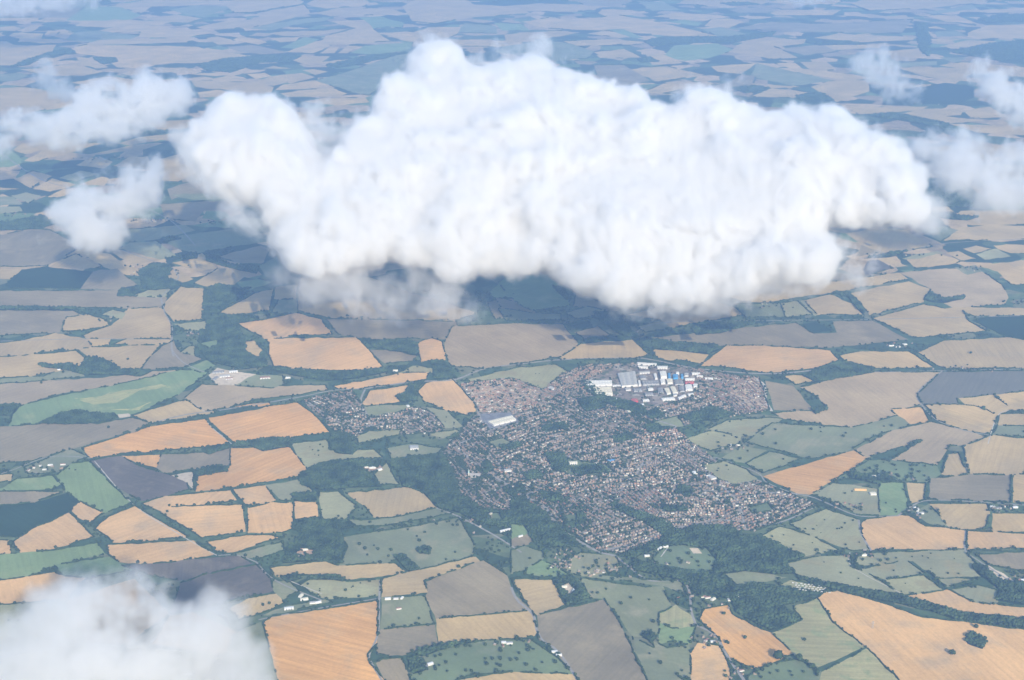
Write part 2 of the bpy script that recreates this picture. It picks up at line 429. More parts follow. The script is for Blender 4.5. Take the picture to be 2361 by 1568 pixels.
Q4='''w 215,92 320,20 560,0 640,75 560,90
w 650,50 700,30 910,70 880,110 680,90
T 570,0 700,20 900,25 980,35 910,65 790,55 620,40
p 870,125 990,35 1150,30 1470,50 1510,95 1400,135 1180,155 1000,130
w 1510,75 1600,55 1830,55 1950,130 1680,135 1530,95
w 1870,60 1990,5 2280,-10 2361,40 2361,130 2000,135 1960,120
x 1330,220 1670,150 1980,150 1870,240 1890,300 1750,330 1790,355 1570,405 1250,365 1200,340 1400,320 1460,320 1400,260
k 1170,190 1300,215 1400,330 1210,325
T 1380,320 1450,310 1460,325 1400,345
T 1340,180 1420,130 1560,115 1670,135 1650,155 1480,185 1420,195
s 1870,250 1985,150 2361,140 2361,210 2220,255 2050,270 2060,300 1900,300
w 1250,165 1340,165 1395,195 1310,210
w 2060,270 2220,260 2310,325 2220,350 2130,345
T 2130,335 2170,315 2210,345
w 2225,255 2361,210 2361,330 2310,320
w 1905,305 2130,305 2240,350 2200,435 2080,415 1960,370
m 2240,395 2361,405 2361,455 2215,440
w 2250,345 2361,335 2361,400 2235,390
p 1750,320 1890,310 1925,380 1830,385 1780,350
g 910,410 1000,370 1200,360 1250,365 1160,440 1060,445 930,420
m 1080,470 1200,385 1560,405 1680,440 1540,520 1380,550 1190,500 1100,480
m 1570,405 1780,355 1840,390 1680,440
g 800,460 920,420 1060,450 1050,480 920,515
m 970,545 1060,485 1180,510 1080,570
m 1080,570 1190,515 1340,550 1160,615
g 880,580 980,560 1090,600 1135,650 1020,670 950,640
o 1160,630 1400,560 1580,510 1640,545 1480,650 1380,715 1320,710
x 1580,510 1750,420 1940,380 2190,445 2185,485 2020,490 1960,580 1750,555 1880,470 1690,530 1640,545
M 1480,650 1650,555 1750,560 1960,585 1980,620 1910,660 1720,640 1680,610
T 1550,610 1680,640 1720,620 1780,650 1700,670 1560,640
T 1820,500 1850,470 1890,470 1830,505
g 1380,720 1480,660 1580,670 1690,690 1700,810 1590,805 1500,750
G 1700,660 1810,660 1830,780 1780,810 1700,805 1690,720
w 1980,620 2010,530 2060,520 2110,640 2090,640
w 2080,495 2230,440 2361,490 2340,620 2110,615
k 1930,640 2120,620 2300,625 2300,755 2100,740 1920,735
w 1820,660 1910,665 1900,740 1840,755
w 2310,625 2361,630 2361,755 2310,750
w 1925,755 2190,755 2205,800 2180,875 2020,870 1950,800
m 1850,800 1925,760 2010,860 1930,850
w 2215,800 2361,800 2361,890 2215,885
p 1610,850 1640,825 1830,810 1910,860 2090,880 2085,965 1800,965 1660,970 1615,900
p 2100,880 2361,900 2361,950 2100,970
g 1280,850 1450,780 1600,830 1610,900 1650,970 1560,970 1400,910
g 1150,905 1240,860 1370,900 1510,970 1350,1000 1250,960
g 1270,1030 1400,1000 1560,990 1570,1050 1650,1080 1790,1170 1600,1150 1400,1110 1310,1080
g 1850,1020 1700,1040 1590,1040 1590,1000 1700,980 2080,970 2160,1060 2160,1090 1960,1100
g 1600,1060 1820,1015 1900,1075 1720,1105
g 1720,1110 1900,1085 1990,1155 1800,1180
g 1960,1105 2170,1100 2010,1140
g 2030,1150 2150,1130 2250,1160 2240,1220 2130,1210
k 2140,990 2361,960 2361,1110 2200,1040
y 2190,1040 2330,1120 2361,1150 2290,1140 2200,1070
T 2120,1040 2170,1040 2250,1110 2361,1160 2361,1260 2230,1200 2250,1150 2130,1060
p 1820,1180 2010,1150 2130,1215 2361,1260 2361,1305 2100,1260
T 1300,1090 1600,1150 1800,1185 2100,1265 2361,1320 2361,1355 2100,1300 1800,1220 1420,1140
p 1410,1190 1440,1165 1500,1155 1700,1210 1900,1280 2361,1370 2361,1640 1860,1640 1640,1420 1480,1300 1430,1220
c 1200,1350 1340,1290 1300,1230 1410,1190 1480,1300 1630,1415 1410,1510 1300,1450
T 1000,1130 1100,1120 1280,1150 1410,1180 1400,1195 1240,1225 1335,1290 1190,1340 1040,1260 1010,1200 900,1170
o 865,1290 890,1240 1000,1220 1020,1265 1150,1335 1200,1345 1300,1450 1110,1515 1010,1470 960,1380
p 825,1440 860,1395 960,1410 1010,1520 1010,1640 840,1640
M 1090,1550 1200,1490 1320,1470 1430,1530 1400,1640 1090,1640
c 1430,1530 1640,1425 1860,1640 1400,1640
T 2090,1370 2120,1345 2190,1390 2170,1425 2100,1400
k 120,1270 430,1195 500,1300 660,1640 370,1640 200,1430 125,1380
w 0,1100 190,1105 250,1225 120,1265 60,1200
T 190,1110 300,1100 360,1190 260,1225
y 225,1140 265,1120 300,1160 270,1180
m 320,1100 620,1140 700,1135 740,1230 660,1370 560,1370 500,1280 430,1195 360,1190
m 330,1090 420,1085 700,1110 780,1110 810,1180 720,1140 620,1125
c 680,1260 760,1220 850,1290 830,1330 740,1330 680,1300
G 680,1300 740,1330 850,1320 830,1400 740,1390 680,1400
m 640,1380 720,1420 820,1400 830,1568 700,1520
m 560,1370 660,1420 700,1500 840,1600 840,1640 660,1640 580,1450
T 600,1370 640,1340 670,1370 650,1395
g 210,1040 320,980 480,995 520,1050 400,1085 300,1085
G 60,1080 100,1000 200,1040 270,1085 150,1095
m 0,970 60,950 150,975 150,1010 60,1060 0,1080
G 0,850 70,860 100,890 0,920
k 0,920 80,890 130,930 40,950 0,955
T 500,1000 700,920 850,860 1000,860 1080,905 1150,905 1260,960 1350,1000 1260,1030 1310,1080 1200,1080 980,1080 900,1080 950,1000 900,960 760,945 650,970 560,1010
M 650,1010 700,960 780,945 900,965 945,1010 930,1070 800,1080 700,1060
y 820,960 860,960 880,985 840,985
m 970,1075 1080,1065 1270,1095 1200,1110 1050,1140
c 1230,1130 1290,1105 1470,1150 1400,1165
T 560,1020 640,1040 900,1080 1000,1130 870,1190 830,1150 750,1100 560,1060
M 230,540 330,560 440,580 480,610 420,620 300,630 200,590
T 160,530 240,520 270,590 240,615 190,600
T 280,600 340,580 420,590 450,610 300,625
T 770,360 850,340 930,310 1030,350 940,370 850,380
m 650,380 770,350 800,400 700,410
M 1090,770 1180,750 1210,790 1110,800
T 690,765 800,775 810,790 700,795
T 770,670 840,690 820,730 760,710
T 330,190 350,190 440,265 600,305 640,350 560,340 420,290 340,230
T 450,750 500,765 680,825 760,875 830,900 720,925 640,860 520,800
T 230,820 330,800 350,830 300,870 250,860
M 250,810 300,805 310,830 260,850
T 0,730 60,740 150,790 190,850 210,920 160,990 100,930 60,850 0,830
T 620,340 680,320 700,350 640,370'''
ROADS='''Q3 5 435,560 610,755 830,900 1000,995
Q3 7 1750,1110 1745,1200 1740,1350 1700,1450 1710,1490 1790,1620
Q3 6 1180,1025 1240,1090 1330,1140 1480,1200
Q3 8 2010,775 2100,810 2200,860 2290,910 2400,980
Q4 9 0,1140 30,1200 100,1265 120,1340 150,1390 220,1440 340,1620
Q4 8 480,995 560,1060 640,1110 780,1110 820,1160 830,1250 850,1310
Q4 10 840,1310 940,1360 990,1450 1110,1620
Q3 14 1690,225 1900,195 2090,185 2230,135 2460,105 2610,92 2900,85 3010,95 3220,135 3530,158 3760,140
Q4 14 1130,185 1165,210 1172,280 1200,330
Q4 7 1985,145 1875,240 1890,300 1960,370 2080,417 2200,440
Q4 5 2195,480 2240,350 2310,322
Q4 8 1600,830 1615,900 1660,975
Q4 8 1780,812 1840,770 1930,740 2200,750 2361,762
Q1 9 740,1370 760,1440 790,1500 790,1600 800,1640
Q3 9 1680,230 1660,290 1700,360 1710,400
Q3 9 2085,180 2185,290 2200,335 2225,390
Q4 7 2093,880 2090,970 2140,1010 2200,1050 2310,1120
Q3 4 940,330 870,285
Q3 5 950,365 970,400 1065,480
Q4 12 -280,460 -180,560 -60,640 60,720 150,765 220,860 300,920 400,975 480,995
Q4 9 330,190 430,280 600,330 640,360 760,400
Q4 8 -240,480 0,380 200,320 330,300
Q4 8 60,720 300,620 500,600 700,560 950,545
Q4 8 400,975 600,930 730,880 950,830 1200,850 1400,770
Q4 8 450,740 700,690 1000,700 1320,710
Q4 8 760,400 640,520 560,640 450,740
Q4 8 900,600 1000,700 1050,760 1080,880
Q3 8 1420,290 1560,380 1700,400 1850,350 2000,380
Q4 4 1560,980 1575,1050 1800,1170
Q4 5 690,1000 720,960
Q3 5 1480,1170 1430,1150 1330,1110
Q1 7 740,1370 800,1300 820,1270 770,1215 700,1200 560,1150
Q3 7 790,30 800,60 850,110 940,150
Q3 10 700,385 860,345 1050,320 1380,265 1530,235 1700,225
Q4 7 1400,140 1500,140 1700,150 1980,143 2361,136
Q4 7 1320,712 1400,730 1560,800 1640,815 1780,812
Q4 6 950,545 1130,612 1180,660 1320,716
Q3 6 420,545 230,540 60,600 0,620
Q3 6 1755,1190 1500,1232 1300,1268 1190,1290
Q2 8 560,1545 700,1485 1240,1475 1640,1470 2361,1453
Q2 8 1600,1190 1760,1170 2000,1120 2361,1100
Q1 8 0,1570 380,1560 790,1562
Q3 6 1000,995 1090,992 1180,1025
Q1 9 1480,300 1900,230 2361,200
Q1 9 0,700 200,830 500,900 760,1000 900,1130'''
T1O=(693.1,822.5,.23574); T2O=(1247.5,804.,.23574); T3O=(1016.5,1016.5,.19627); T4O=(1432.4,1016.5,.19627)
# industrial and large buildings: zoom, roof key, height, corners
BLD='''T2 w 11 440,310 690,305 695,350 460,358
T2 e 12 510,375 685,370 700,440 530,432
T2 a 9 418,322 436,320 505,425 488,428
T2 a 13 750,240 920,220 945,350 790,362
T2 w 10 950,310 968,308 978,352 955,355
T2 w 5 700,354 782,350 783,362 702,368
T2 w 8 940,130 1130,142 1130,158 945,150
T2 w 7 945,165 1045,172 1045,188 950,182
T2 w 8 1130,167 1240,167 1235,190 1140,188
T2 w 16 1160,222 1222,218 1232,270 1172,275
T2 b 10 1240,238 1264,238 1268,282 1246,286
T2 b 10 1290,252 1338,248 1340,284 1296,286
T2 b 10 1368,248 1390,246 1393,278 1372,280
T2 w 9 1318,226 1350,226 1352,240 1320,240
T2 a 8 1402,236 1442,238 1442,262 1404,262
T2 w 8 1470,230 1550,232 1555,248 1480,248
T2 w 8 1520,256 1585,260 1582,272 1522,270
T2 w 9 1100,242 1126,240 1140,290 1115,292
T2 w 9 1162,296 1208,294 1216,335 1176,338
T2 e 9 1226,296 1284,294 1288,332 1238,336
T2 g 8 985,312 1150,306 1158,345 1000,350
T2 r 9 1408,318 1498,314 1494,334 1412,338
T2 w 9 1410,285 1505,285 1500,303 1410,305
T2 w 9 1408,352 1472,348 1484,400 1416,402
T2 w 8 1484,344 1532,342 1528,368 1492,370
T2 e 10 1262,372 1308,370 1338,428 1290,432
T2 e 9 1204,388 1252,384 1270,432 1232,438
T2 g 8 1140,386 1190,382 1198,428 1146,430
T2 g 7 1304,312 1388,308 1396,346 1312,348
T2 g 7 1345,366 1400,362 1404,412 1360,418
T2 w 8 1335,475 1405,445 1420,460 1350,490
T2 w 8 1170,482 1290,472 1312,494 1190,502
T2 w 7 700,485 760,478 780,495 720,505
T2 w 6 775,512 820,507 835,525 790,530
T2 r 7 880,492 940,487 950,512 890,518
T2 w 7 990,495 1050,490 1060,510 1000,514
T2 w 6 960,540 1000,535 1010,550 965,555
T2 e 8 612,446 690,444 698,456 616,458
T2 w 7 1605,280 1685,280 1680,294 1605,292
T2 a 7 66,378 98,368 140,385 104,398
T2 a 7 955,225 1060,215 1065,232 965,240
T2 g 8 960,262 1020,258 1030,290 975,292
T2 a 7 1290,440 1330,436 1332,455 1295,458
T2 w 7 1430,440 1480,432 1495,446 1445,455
T2 a 6 820,385 870,380 880,400 830,405
T2 g 7 900,385 980,380 990,410 910,415
T2 w 6 1040,385 1090,380 1100,400 1050,405
T2 g 7 1010,430 1090,425 1100,450 1020,455
T2 e 6 830,600 880,585 915,605 860,625
T1 e 9 1830,628 2060,572 2106,612 1890,668
T1 a 9 1065,866 1150,864 1154,896 1072,898
T1 w 6 1030,475 1055,468 1068,480 1042,486
T4 w 9 832,357 878,354 880,386 836,388
T4 w 6 990,406 1040,394 1048,402 1000,414
T4 a 7 1020,412 1086,407 1120,432 1060,446
T3 b 7 1950,216 2042,212 2046,234 1955,238
T3 w 7 690,1050 815,1020 820,1034 700,1062
T3 w 5 905,1115 958,1100 966,1110 915,1126
T3 a 8 740,330 800,325 830,345 750,355
T3 e 8 1500,240 1600,235 1605,260 1510,265'''
# farm buildings, white cottages and barns (quadrant, roof, length, width, angle, x, y)
BARN='''Q3 w 40 18 0.2 1330,1240
Q3 e 34 16 0.3 1400,1198
Q3 a 28 14 0.2 1440,1214
Q3 e 24 14 1.2 1385,1182
Q3 w 26 12 0.4 1465,1212
Q3 w 26 12 0.1 1785,1196
Q3 a 22 12 0.1 1822,1194
Q3 w 18 10 1.2 1850,1192
Q3 t 22 12 0.3 1835,1240
Q3 w 24 14 0.5 1980,1496
Q3 g 20 12 1.3 1960,1510
Q3 w 20 14 0.1 2318,1396
Q3 a 26 12 0.1 2345,1400
Q3 e 26 14 0.2 1405,968
Q3 t 24 12 0.8 1375,998
Q3 t 20 12 0.1 1460,975
Q3 w 22 12 0.1 442,108
Q3 e 18 10 0.7 405,112
Q3 w 18 10 0.1 272,140
Q3 g 70 30 0.2 1005,152
Q3 a 60 26 0.2 1035,170
Q3 w 50 24 0.2 1075,150
Q3 g 50 24 1.2 990,182
Q3 t 40 20 0.2 1055,182
Q3 t 60 26 0.2 1220,178
Q3 w 30 16 0.1 1325,178
Q3 e 30 16 0.1 1820,145
Q3 t 26 10 0.1 150,592
Q3 t 24 10 1.2 130,605
Q3 w 26 10 0.1 232,580
Q3 t 26 10 0.1 290,577
Q3 e 20 10 0.1 205,600
Q3 w 34 14 0.1 1715,592
Q3 w 30 14 0.5 1745,602
Q3 e 26 14 0.1 1690,588
Q3 t 30 14 0.1 1260,485
Q3 w 22 12 0.1 1230,490
Q4 o 60 12 -0.05 1608,694
Q4 e 30 26 0.1 1665,712
Q4 w 24 12 1.2 1872,788
Q4 a 30 14 0.1 1885,802
Q4 w 22 10 0.5 1860,775
Q4 w 40 20 0.1 1045,1185
Q4 a 30 16 0.1 1012,1200
Q4 e 24 12 0.8 930,1198
Q4 t 24 12 0.2 905,1190
Q4 t 22 12 0.2 885,1185
Q4 t 24 12 0.2 830,1118
Q4 t 22 12 1.2 880,1102
Q4 e 24 12 0.2 245,1140
Q4 w 26 12 1.3 290,1158
Q4 w 24 12 0.2 625,998
Q4 w 30 12 1.0 685,965
Q4 w 24 12 0.1 712,955
Q4 t 24 12 0.1 1600,990
Q4 e 24 12 0.1 1625,995
Q4 t 22 12 0.1 1650,992
Q4 t 22 12 0.8 900,1385
Q4 w 22 12 0.1 930,1392
Q4 t 20 12 0.3 1060,1525
Q4 w 24 12 0.1 2215,772
Q4 g 24 12 0.1 2245,778
Q4 t 24 12 0.1 2280,770
Q4 w 26 12 0.1 2320,775
Q4 e 30 14 0.1 1665,632
Q4 w 24 12 0.7 1700,628
Q4 t 24 12 0.1 1740,630
Q4 w 34 14 0.1 1750,30
Q4 a 30 14 0.1 1780,35
Q4 w 34 14 0.1 1810,25
Q4 t 24 12 0.1 1480,155
Q4 w 28 12 0.1 2360,1110
Q4 w 24 14 0.9 1010,490
Q4 e 22 12 0.2 1045,488
Q4 w 24 12 0.1 200,1440
Q4 w 24 12 0.1 220,1455
Q3 w 30 12 0.1 870,1540'''
CL='''big|large billowing white cumulus cloud filling the middle above the town|1500|1|430,300 500,228 600,215 690,250 718,310 740,355 775,355 805,300 860,240 890,190 940,180 970,110 1020,100 1060,150 1150,150 1240,110 1290,150 1400,190 1490,240 1560,245 1640,190 1720,250 1850,250 1960,260 2040,330 2110,410 2140,480 2120,520 1990,520 1900,530 1930,570 1990,620 1850,640 1650,690 1480,710 1330,680 1240,620 1100,635 960,605 850,615 740,640 660,620 625,575 640,510 560,470 500,420 440,360
fringe1||1500|.3|915,200 935,130 980,82 1030,82 1075,138 1165,125 1240,92 1290,120 1330,150 1180,170 1000,210
fringe2||1500|.3|1550,255 1600,188 1655,178 1705,230 1730,262 1620,275
fringe3||1500|.35|715,330 712,250 760,228 830,275 860,320 790,390 740,380
fringe4||1500|.3|1890,570 1960,560 2020,620 1990,655 1880,668 1800,688 1500,728 1390,715 1480,690 1800,640
fringe5||1500|.3|415,290 395,310 440,400 510,470 620,560 650,560 560,470 470,400
fringe6||1500|.3|1940,250 2060,310 2135,410 2165,500 2140,540 2100,500 2060,380
puff|soft translucent cloud fringe hanging below the lower left edge of the largest cloud|950|.22|630,570 760,585 850,620 900,660 960,610 1060,630 1110,690 1050,735 940,730 860,712 740,708 690,695 630,620
left|long ragged white cloud at the left edge beside the upper fields|1250|.55|-40,290 60,268 130,265 165,255 180,210 260,180 330,185 420,180 455,215 440,250 380,275 300,310 200,322 130,322 60,328 -40,328
wisp|thin grey wisp of cloud above the long ragged cloud on the left|1250|.25|80,170 120,152 160,180 175,215 150,245 110,225
mid|small puffy white cloud over fields on the left below the long ragged one|1150|.6|130,490 170,445 230,430 260,400 310,380 370,385 385,430 350,470 290,500 240,560 200,570 160,530 130,510
low|pale grey see-through cloud in the bottom left corner|1150|.22|-60,1460 60,1400 90,1340 180,1310 300,1310 390,1330 440,1390 520,1370 570,1410 600,1470 620,1568 640,1700 300,1760 -60,1740
rwisp|faint torn wisp of cloud near the top right above the cloud bank|1250|.28|1930,135 2040,120 2090,170 2140,200 2110,222 2040,215 1990,180
rtop|white cloud cut by the right edge of the photo near its top|1300|.5|2225,140 2260,140 2300,165 2361,185 2440,185 2450,290 2361,285 2300,262 2270,215
right|broad ragged pale cloud at the right edge beside the largest cloud|1200|.4|2080,295 2130,310 2230,300 2300,330 2361,350 2450,360 2450,490 2361,475 2260,478 2180,430 2120,380
tl|thin white veil of cloud in the top left corner|1200|.3|-60,-40 120,-40 260,5 160,18 60,28 -60,35
tr|tiny faint cloud touching the top edge right of centre|1100|.2|1780,-10 1860,-22 1930,-5 1900,10 1820,12'''
# ---------- helpers ----------
def ray(x,y):
    v=Vector(((x-1180.5)/F,-(y-784)/F,-1)); v.rotate(cam.rotation_euler); return v
def gp(x,y,z=0.0):
    v=ray(x,y); t=(z-H)/v.z; return (v.x*t,v.y*t)
OFF={'Q1':(0,0,.501),'Q2':(1178.2,0,.501),'Q3':(0,782.7,.501),'Q4':(1178.2,782.7,.501),'FU':(0,0,1),'T1':T1O,'T2':T2O,'T3':T3O,'T4':T4O}
def full(q,x,y):
    a,b,s=OFF[q]; return (a+x*s,b+y*s)
def px_of(x,y,z=0.0):
    v=Vector((x,y,z-H)); v.rotate(cam.rotation_euler.to_matrix().inverted().to_euler()); return (1180.5+F*v.x/-v.z, 784-F*v.y/-v.z)
def parse(txt,q):
    out=[]
    for ln in txt.strip().split('\n'):
        a=ln.split(); out.append((a[0],[full(q,*map(float,p.split(','))) for p in a[1:]]))
    return out
def in_poly(P,poly):
    x,y=P[:,0],P[:,1]; r=np.zeros(len(P),bool); n=len(poly)
    for i in range(n):
        x0,y0=poly[i]; x1,y1=poly[(i+1)%n]
        if y0==y1: continue
        r^=((y0>y)!=(y1>y))&(x<(x1-x0)*(y-y0)/(y1-y0)+x0)
    return r
def tag(o,label=None,cat=None,group=None,kind=None):
    if label: o['label']=label
    if cat: o['category']=cat
    if group: o['group']=group
    if kind: o['kind']=kind
    return o
def link(name,me,parent=None,loc=None,rz=0):
    o=bpy.data.objects.new(name,me); COL.objects.link(o)
    if parent: o.parent=parent
    if loc: o.location=loc
    if rz: o.rotation_euler=(0,0,rz)
    return o
def mesh_np(name,V,Fc,mats,midx=None,smooth=False):
    """V (n,3), Fc (m,k) arrays with k corners"""
    me=bpy.data.meshes.new(name); V=np.asarray(V,np.float32); Fc=np.asarray(Fc,np.int32); k=Fc.shape[1]
    me.vertices.add(len(V)); me.vertices.foreach_set('co',V.ravel()); me.loops.add(Fc.size); me.loops.foreach_set('vertex_index',Fc.ravel())
    me.polygons.add(len(Fc)); me.polygons.foreach_set('loop_start',np.arange(0,Fc.size,k,dtype=np.int32)); me.polygons.foreach_set('loop_total',np.full(len(Fc),k,np.int32))
    if midx is not None: me.polygons.foreach_set('material_index',np.asarray(midx,np.int32))
    for m in mats: me.materials.append(m)
    if smooth: me.polygons.foreach_set('use_smooth',np.ones(len(Fc),bool))
    me.update(); return me
# ---------- materials ----------
def nmat(name,rough=.95):
    m=bpy.data.materials.new(name); m.use_nodes=True; b=m.node_tree.nodes['Principled BSDF']
    b.inputs['Roughness'].default_value=rough; b.inputs['Specular IOR Level'].default_value=.15
    return m,m.node_tree.nodes,m.node_tree.links,b
def ramp(N,stops):
    r=N.new('ShaderNodeValToRGB'); e=r.color_ramp.elements
    while len(e)>1: e.remove(e[-1])
    e[0].position=stops[0][0]; e[0].color=(*stops[0][1],1)
    for p,c in stops[1:]:
        k=e.new(p); k.color=(*c,1)
    return r
def mixc(N,L,fac,a,b,mode='MIX'):
    m=N.new('ShaderNodeMix'); m.data_type='RGBA'; m.blend_type=mode
    for i,v in ((0,fac),(6,a),(7,b)):
        if hasattr(v,'links'): L.new(v,m.inputs[i])
        elif isinstance(v,(int,float)): m.inputs[i].default_value=v
        else: m.inputs[i].default_value=(*v,1)
    return m.outputs[2]
def field_mat(name,c,var=.18,stripes=.10,patch=None,patch_scale=1/160,patch_at=(.52,.66)):
    """crop or soil: large soft tone changes, tramlines in a direction of the field's own, fine grain"""
    m,N,L,b=nmat(name); g=N.new('ShaderNodeNewGeometry'); oi=N.new('ShaderNodeObjectInfo')
    rot=N.new('ShaderNodeVectorRotate'); rot.rotation_type='Z_AXIS'; an=N.new('ShaderNodeMath'); an.operation='MULTIPLY'; an.inputs[1].default_value=6.28
    L.new(oi.outputs['Random'],an.inputs[0]); L.new(an.outputs[0],rot.inputs['Angle']); L.new(g.outputs['Position'],rot.inputs['Vector'])
    wv=N.new('ShaderNodeTexWave'); wv.bands_direction='X'; wv.inputs['Scale'].default_value=.0105; wv.inputs['Distortion'].default_value=1.2; wv.inputs['Detail'].default_value=3; wv.inputs['Detail Scale'].default_value=.3
    L.new(rot.outputs[0],wv.inputs['Vector'])
    mp=N.new('ShaderNodeMapping'); mp.inputs['Scale'].default_value=(1,.07,1); L.new(rot.outputs[0],mp.inputs[0])
    st=N.new('ShaderNodeTexNoise'); st.inputs['Scale'].default_value=.05; st.inputs['Detail'].default_value=3; L.new(mp.outputs[0],st.inputs['Vector'])
    n1=N.new('ShaderNodeTexNoise'); n1.inputs['Scale'].default_value=1/350; n1.inputs['Detail'].default_value=5; n1.inputs['Roughness'].default_value=.55; L.new(g.outputs['Position'],n1.inputs['Vector'])
    n2=N.new('ShaderNodeTexNoise'); n2.inputs['Scale'].default_value=1/14; n2.inputs['Detail'].default_value=4; n2.inputs['Roughness'].default_value=.7; L.new(g.outputs['Position'],n2.inputs['Vector'])
    dk=tuple(x*(1-var) for x in c); lt=tuple(min(.9,x*(1+var)) for x in c)
    r=ramp(N,[(.3,dk),(.5,c),(.7,lt)]); L.new(n1.outputs[0],r.inputs[0]); col=r.outputs[0]
    rv=ramp(N,[(0,(.88,.89,.92)),(.5,(1,1,1)),(1,(1.1,1.06,1.0))]); L.new(oi.outputs['Random'],rv.inputs[0]); col=mixc(N,L,1,col,rv.outputs[0],'MULTIPLY')
    if patch:
        n3=N.new('ShaderNodeTexNoise'); n3.inputs['Scale'].default_value=patch_scale; n3.inputs['Detail'].default_value=6; n3.inputs['Roughness'].default_value=.6; L.new(g.outputs['Position'],n3.inputs['Vector'])
        pr=ramp(N,[(patch_at[0],(0,0,0)),(patch_at[1],(1,1,1))]); L.new(n3.outputs[0],pr.inputs[0]); col=mixc(N,L,pr.outputs[0],col,patch)
    if stripes:
        sr=ramp(N,[(.35,(1-stripes,)*3),(.65,(1+stripes*.5,)*3)]); L.new(st.outputs[0],sr.inputs[0]); col=mixc(N,L,1,col,sr.outputs[0],'MULTIPLY')
        wr=ramp(N,[(0,(1-stripes*.7,)*3),(.12,(1,1,1))]); L.new(wv.outputs[0],wr.inputs[0]); col=mixc(N,L,1,col,wr.outputs[0],'MULTIPLY')
    gr=ramp(N,[(.3,(.88,.88,.88)),(.7,(1.08,1.08,1.08))]); L.new(n2.outputs[0],gr.inputs[0]); col=mixc(N,L,1,col,gr.outputs[0],'MULTIPLY')
    L.new(col,b.inputs['Base Color']); return m
def cell_mat(name,stops,scale,grain=.2,rough=.95,big=None):
    """cells of differing tone (gardens, far patchwork, yards)"""
    m,N,L,b=nmat(name,rough); g=N.new('ShaderNodeNewGeometry')
    dn=N.new('ShaderNodeTexNoise'); dn.inputs['Scale'].default_value=scale*.8; dn.inputs['Detail'].default_value=3; L.new(g.outputs['Position'],dn.inputs['Vector'])
    ad=N.new('ShaderNodeVectorMath'); ad.operation='MULTIPLY_ADD'; L.new(dn.outputs['Color'],ad.inputs[0]); ad.inputs[1].default_value=(.5/scale,)*3; L.new(g.outputs['Position'],ad.inputs[2])
    v=N.new('ShaderNodeTexVoronoi'); v.inputs['Scale'].default_value=scale; L.new(ad.outputs[0],v.inputs['Vector'])
    sp=N.new('ShaderNodeSeparateColor'); L.new(v.outputs['Color'],sp.inputs[0])
    r=ramp(N,stops); r.color_ramp.interpolation='CONSTANT'; L.new(sp.outputs[0],r.inputs[0]); col=r.outputs[0]
    n=N.new('ShaderNodeTexNoise'); n.inputs['Scale'].default_value=scale*3; n.inputs['Detail'].default_value=5; n.inputs['Roughness'].default_value=.65; L.new(g.outputs['Position'],n.inputs['Vector'])
    gr=ramp(N,[(.3,(1-grain,)*3),(.7,(1+grain,)*3)]); L.new(n.outputs[0],gr.inputs[0]); col=mixc(N,L,1,col,gr.outputs[0],'MULTIPLY')
    L.new(col,b.inputs['Base Color']); return m
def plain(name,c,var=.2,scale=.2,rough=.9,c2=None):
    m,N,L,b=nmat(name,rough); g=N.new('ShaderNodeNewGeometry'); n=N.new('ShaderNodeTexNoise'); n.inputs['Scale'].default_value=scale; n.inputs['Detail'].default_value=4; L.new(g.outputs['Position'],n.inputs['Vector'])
    r=ramp(N,[(.32,tuple(x*(1-var) for x in c)),(.68,c2 or tuple(min(.92,x*(1+var)) for x in c))]); L.new(n.outputs[0],r.inputs[0]); L.new(r.outputs[0],b.inputs['Base Color']); return m
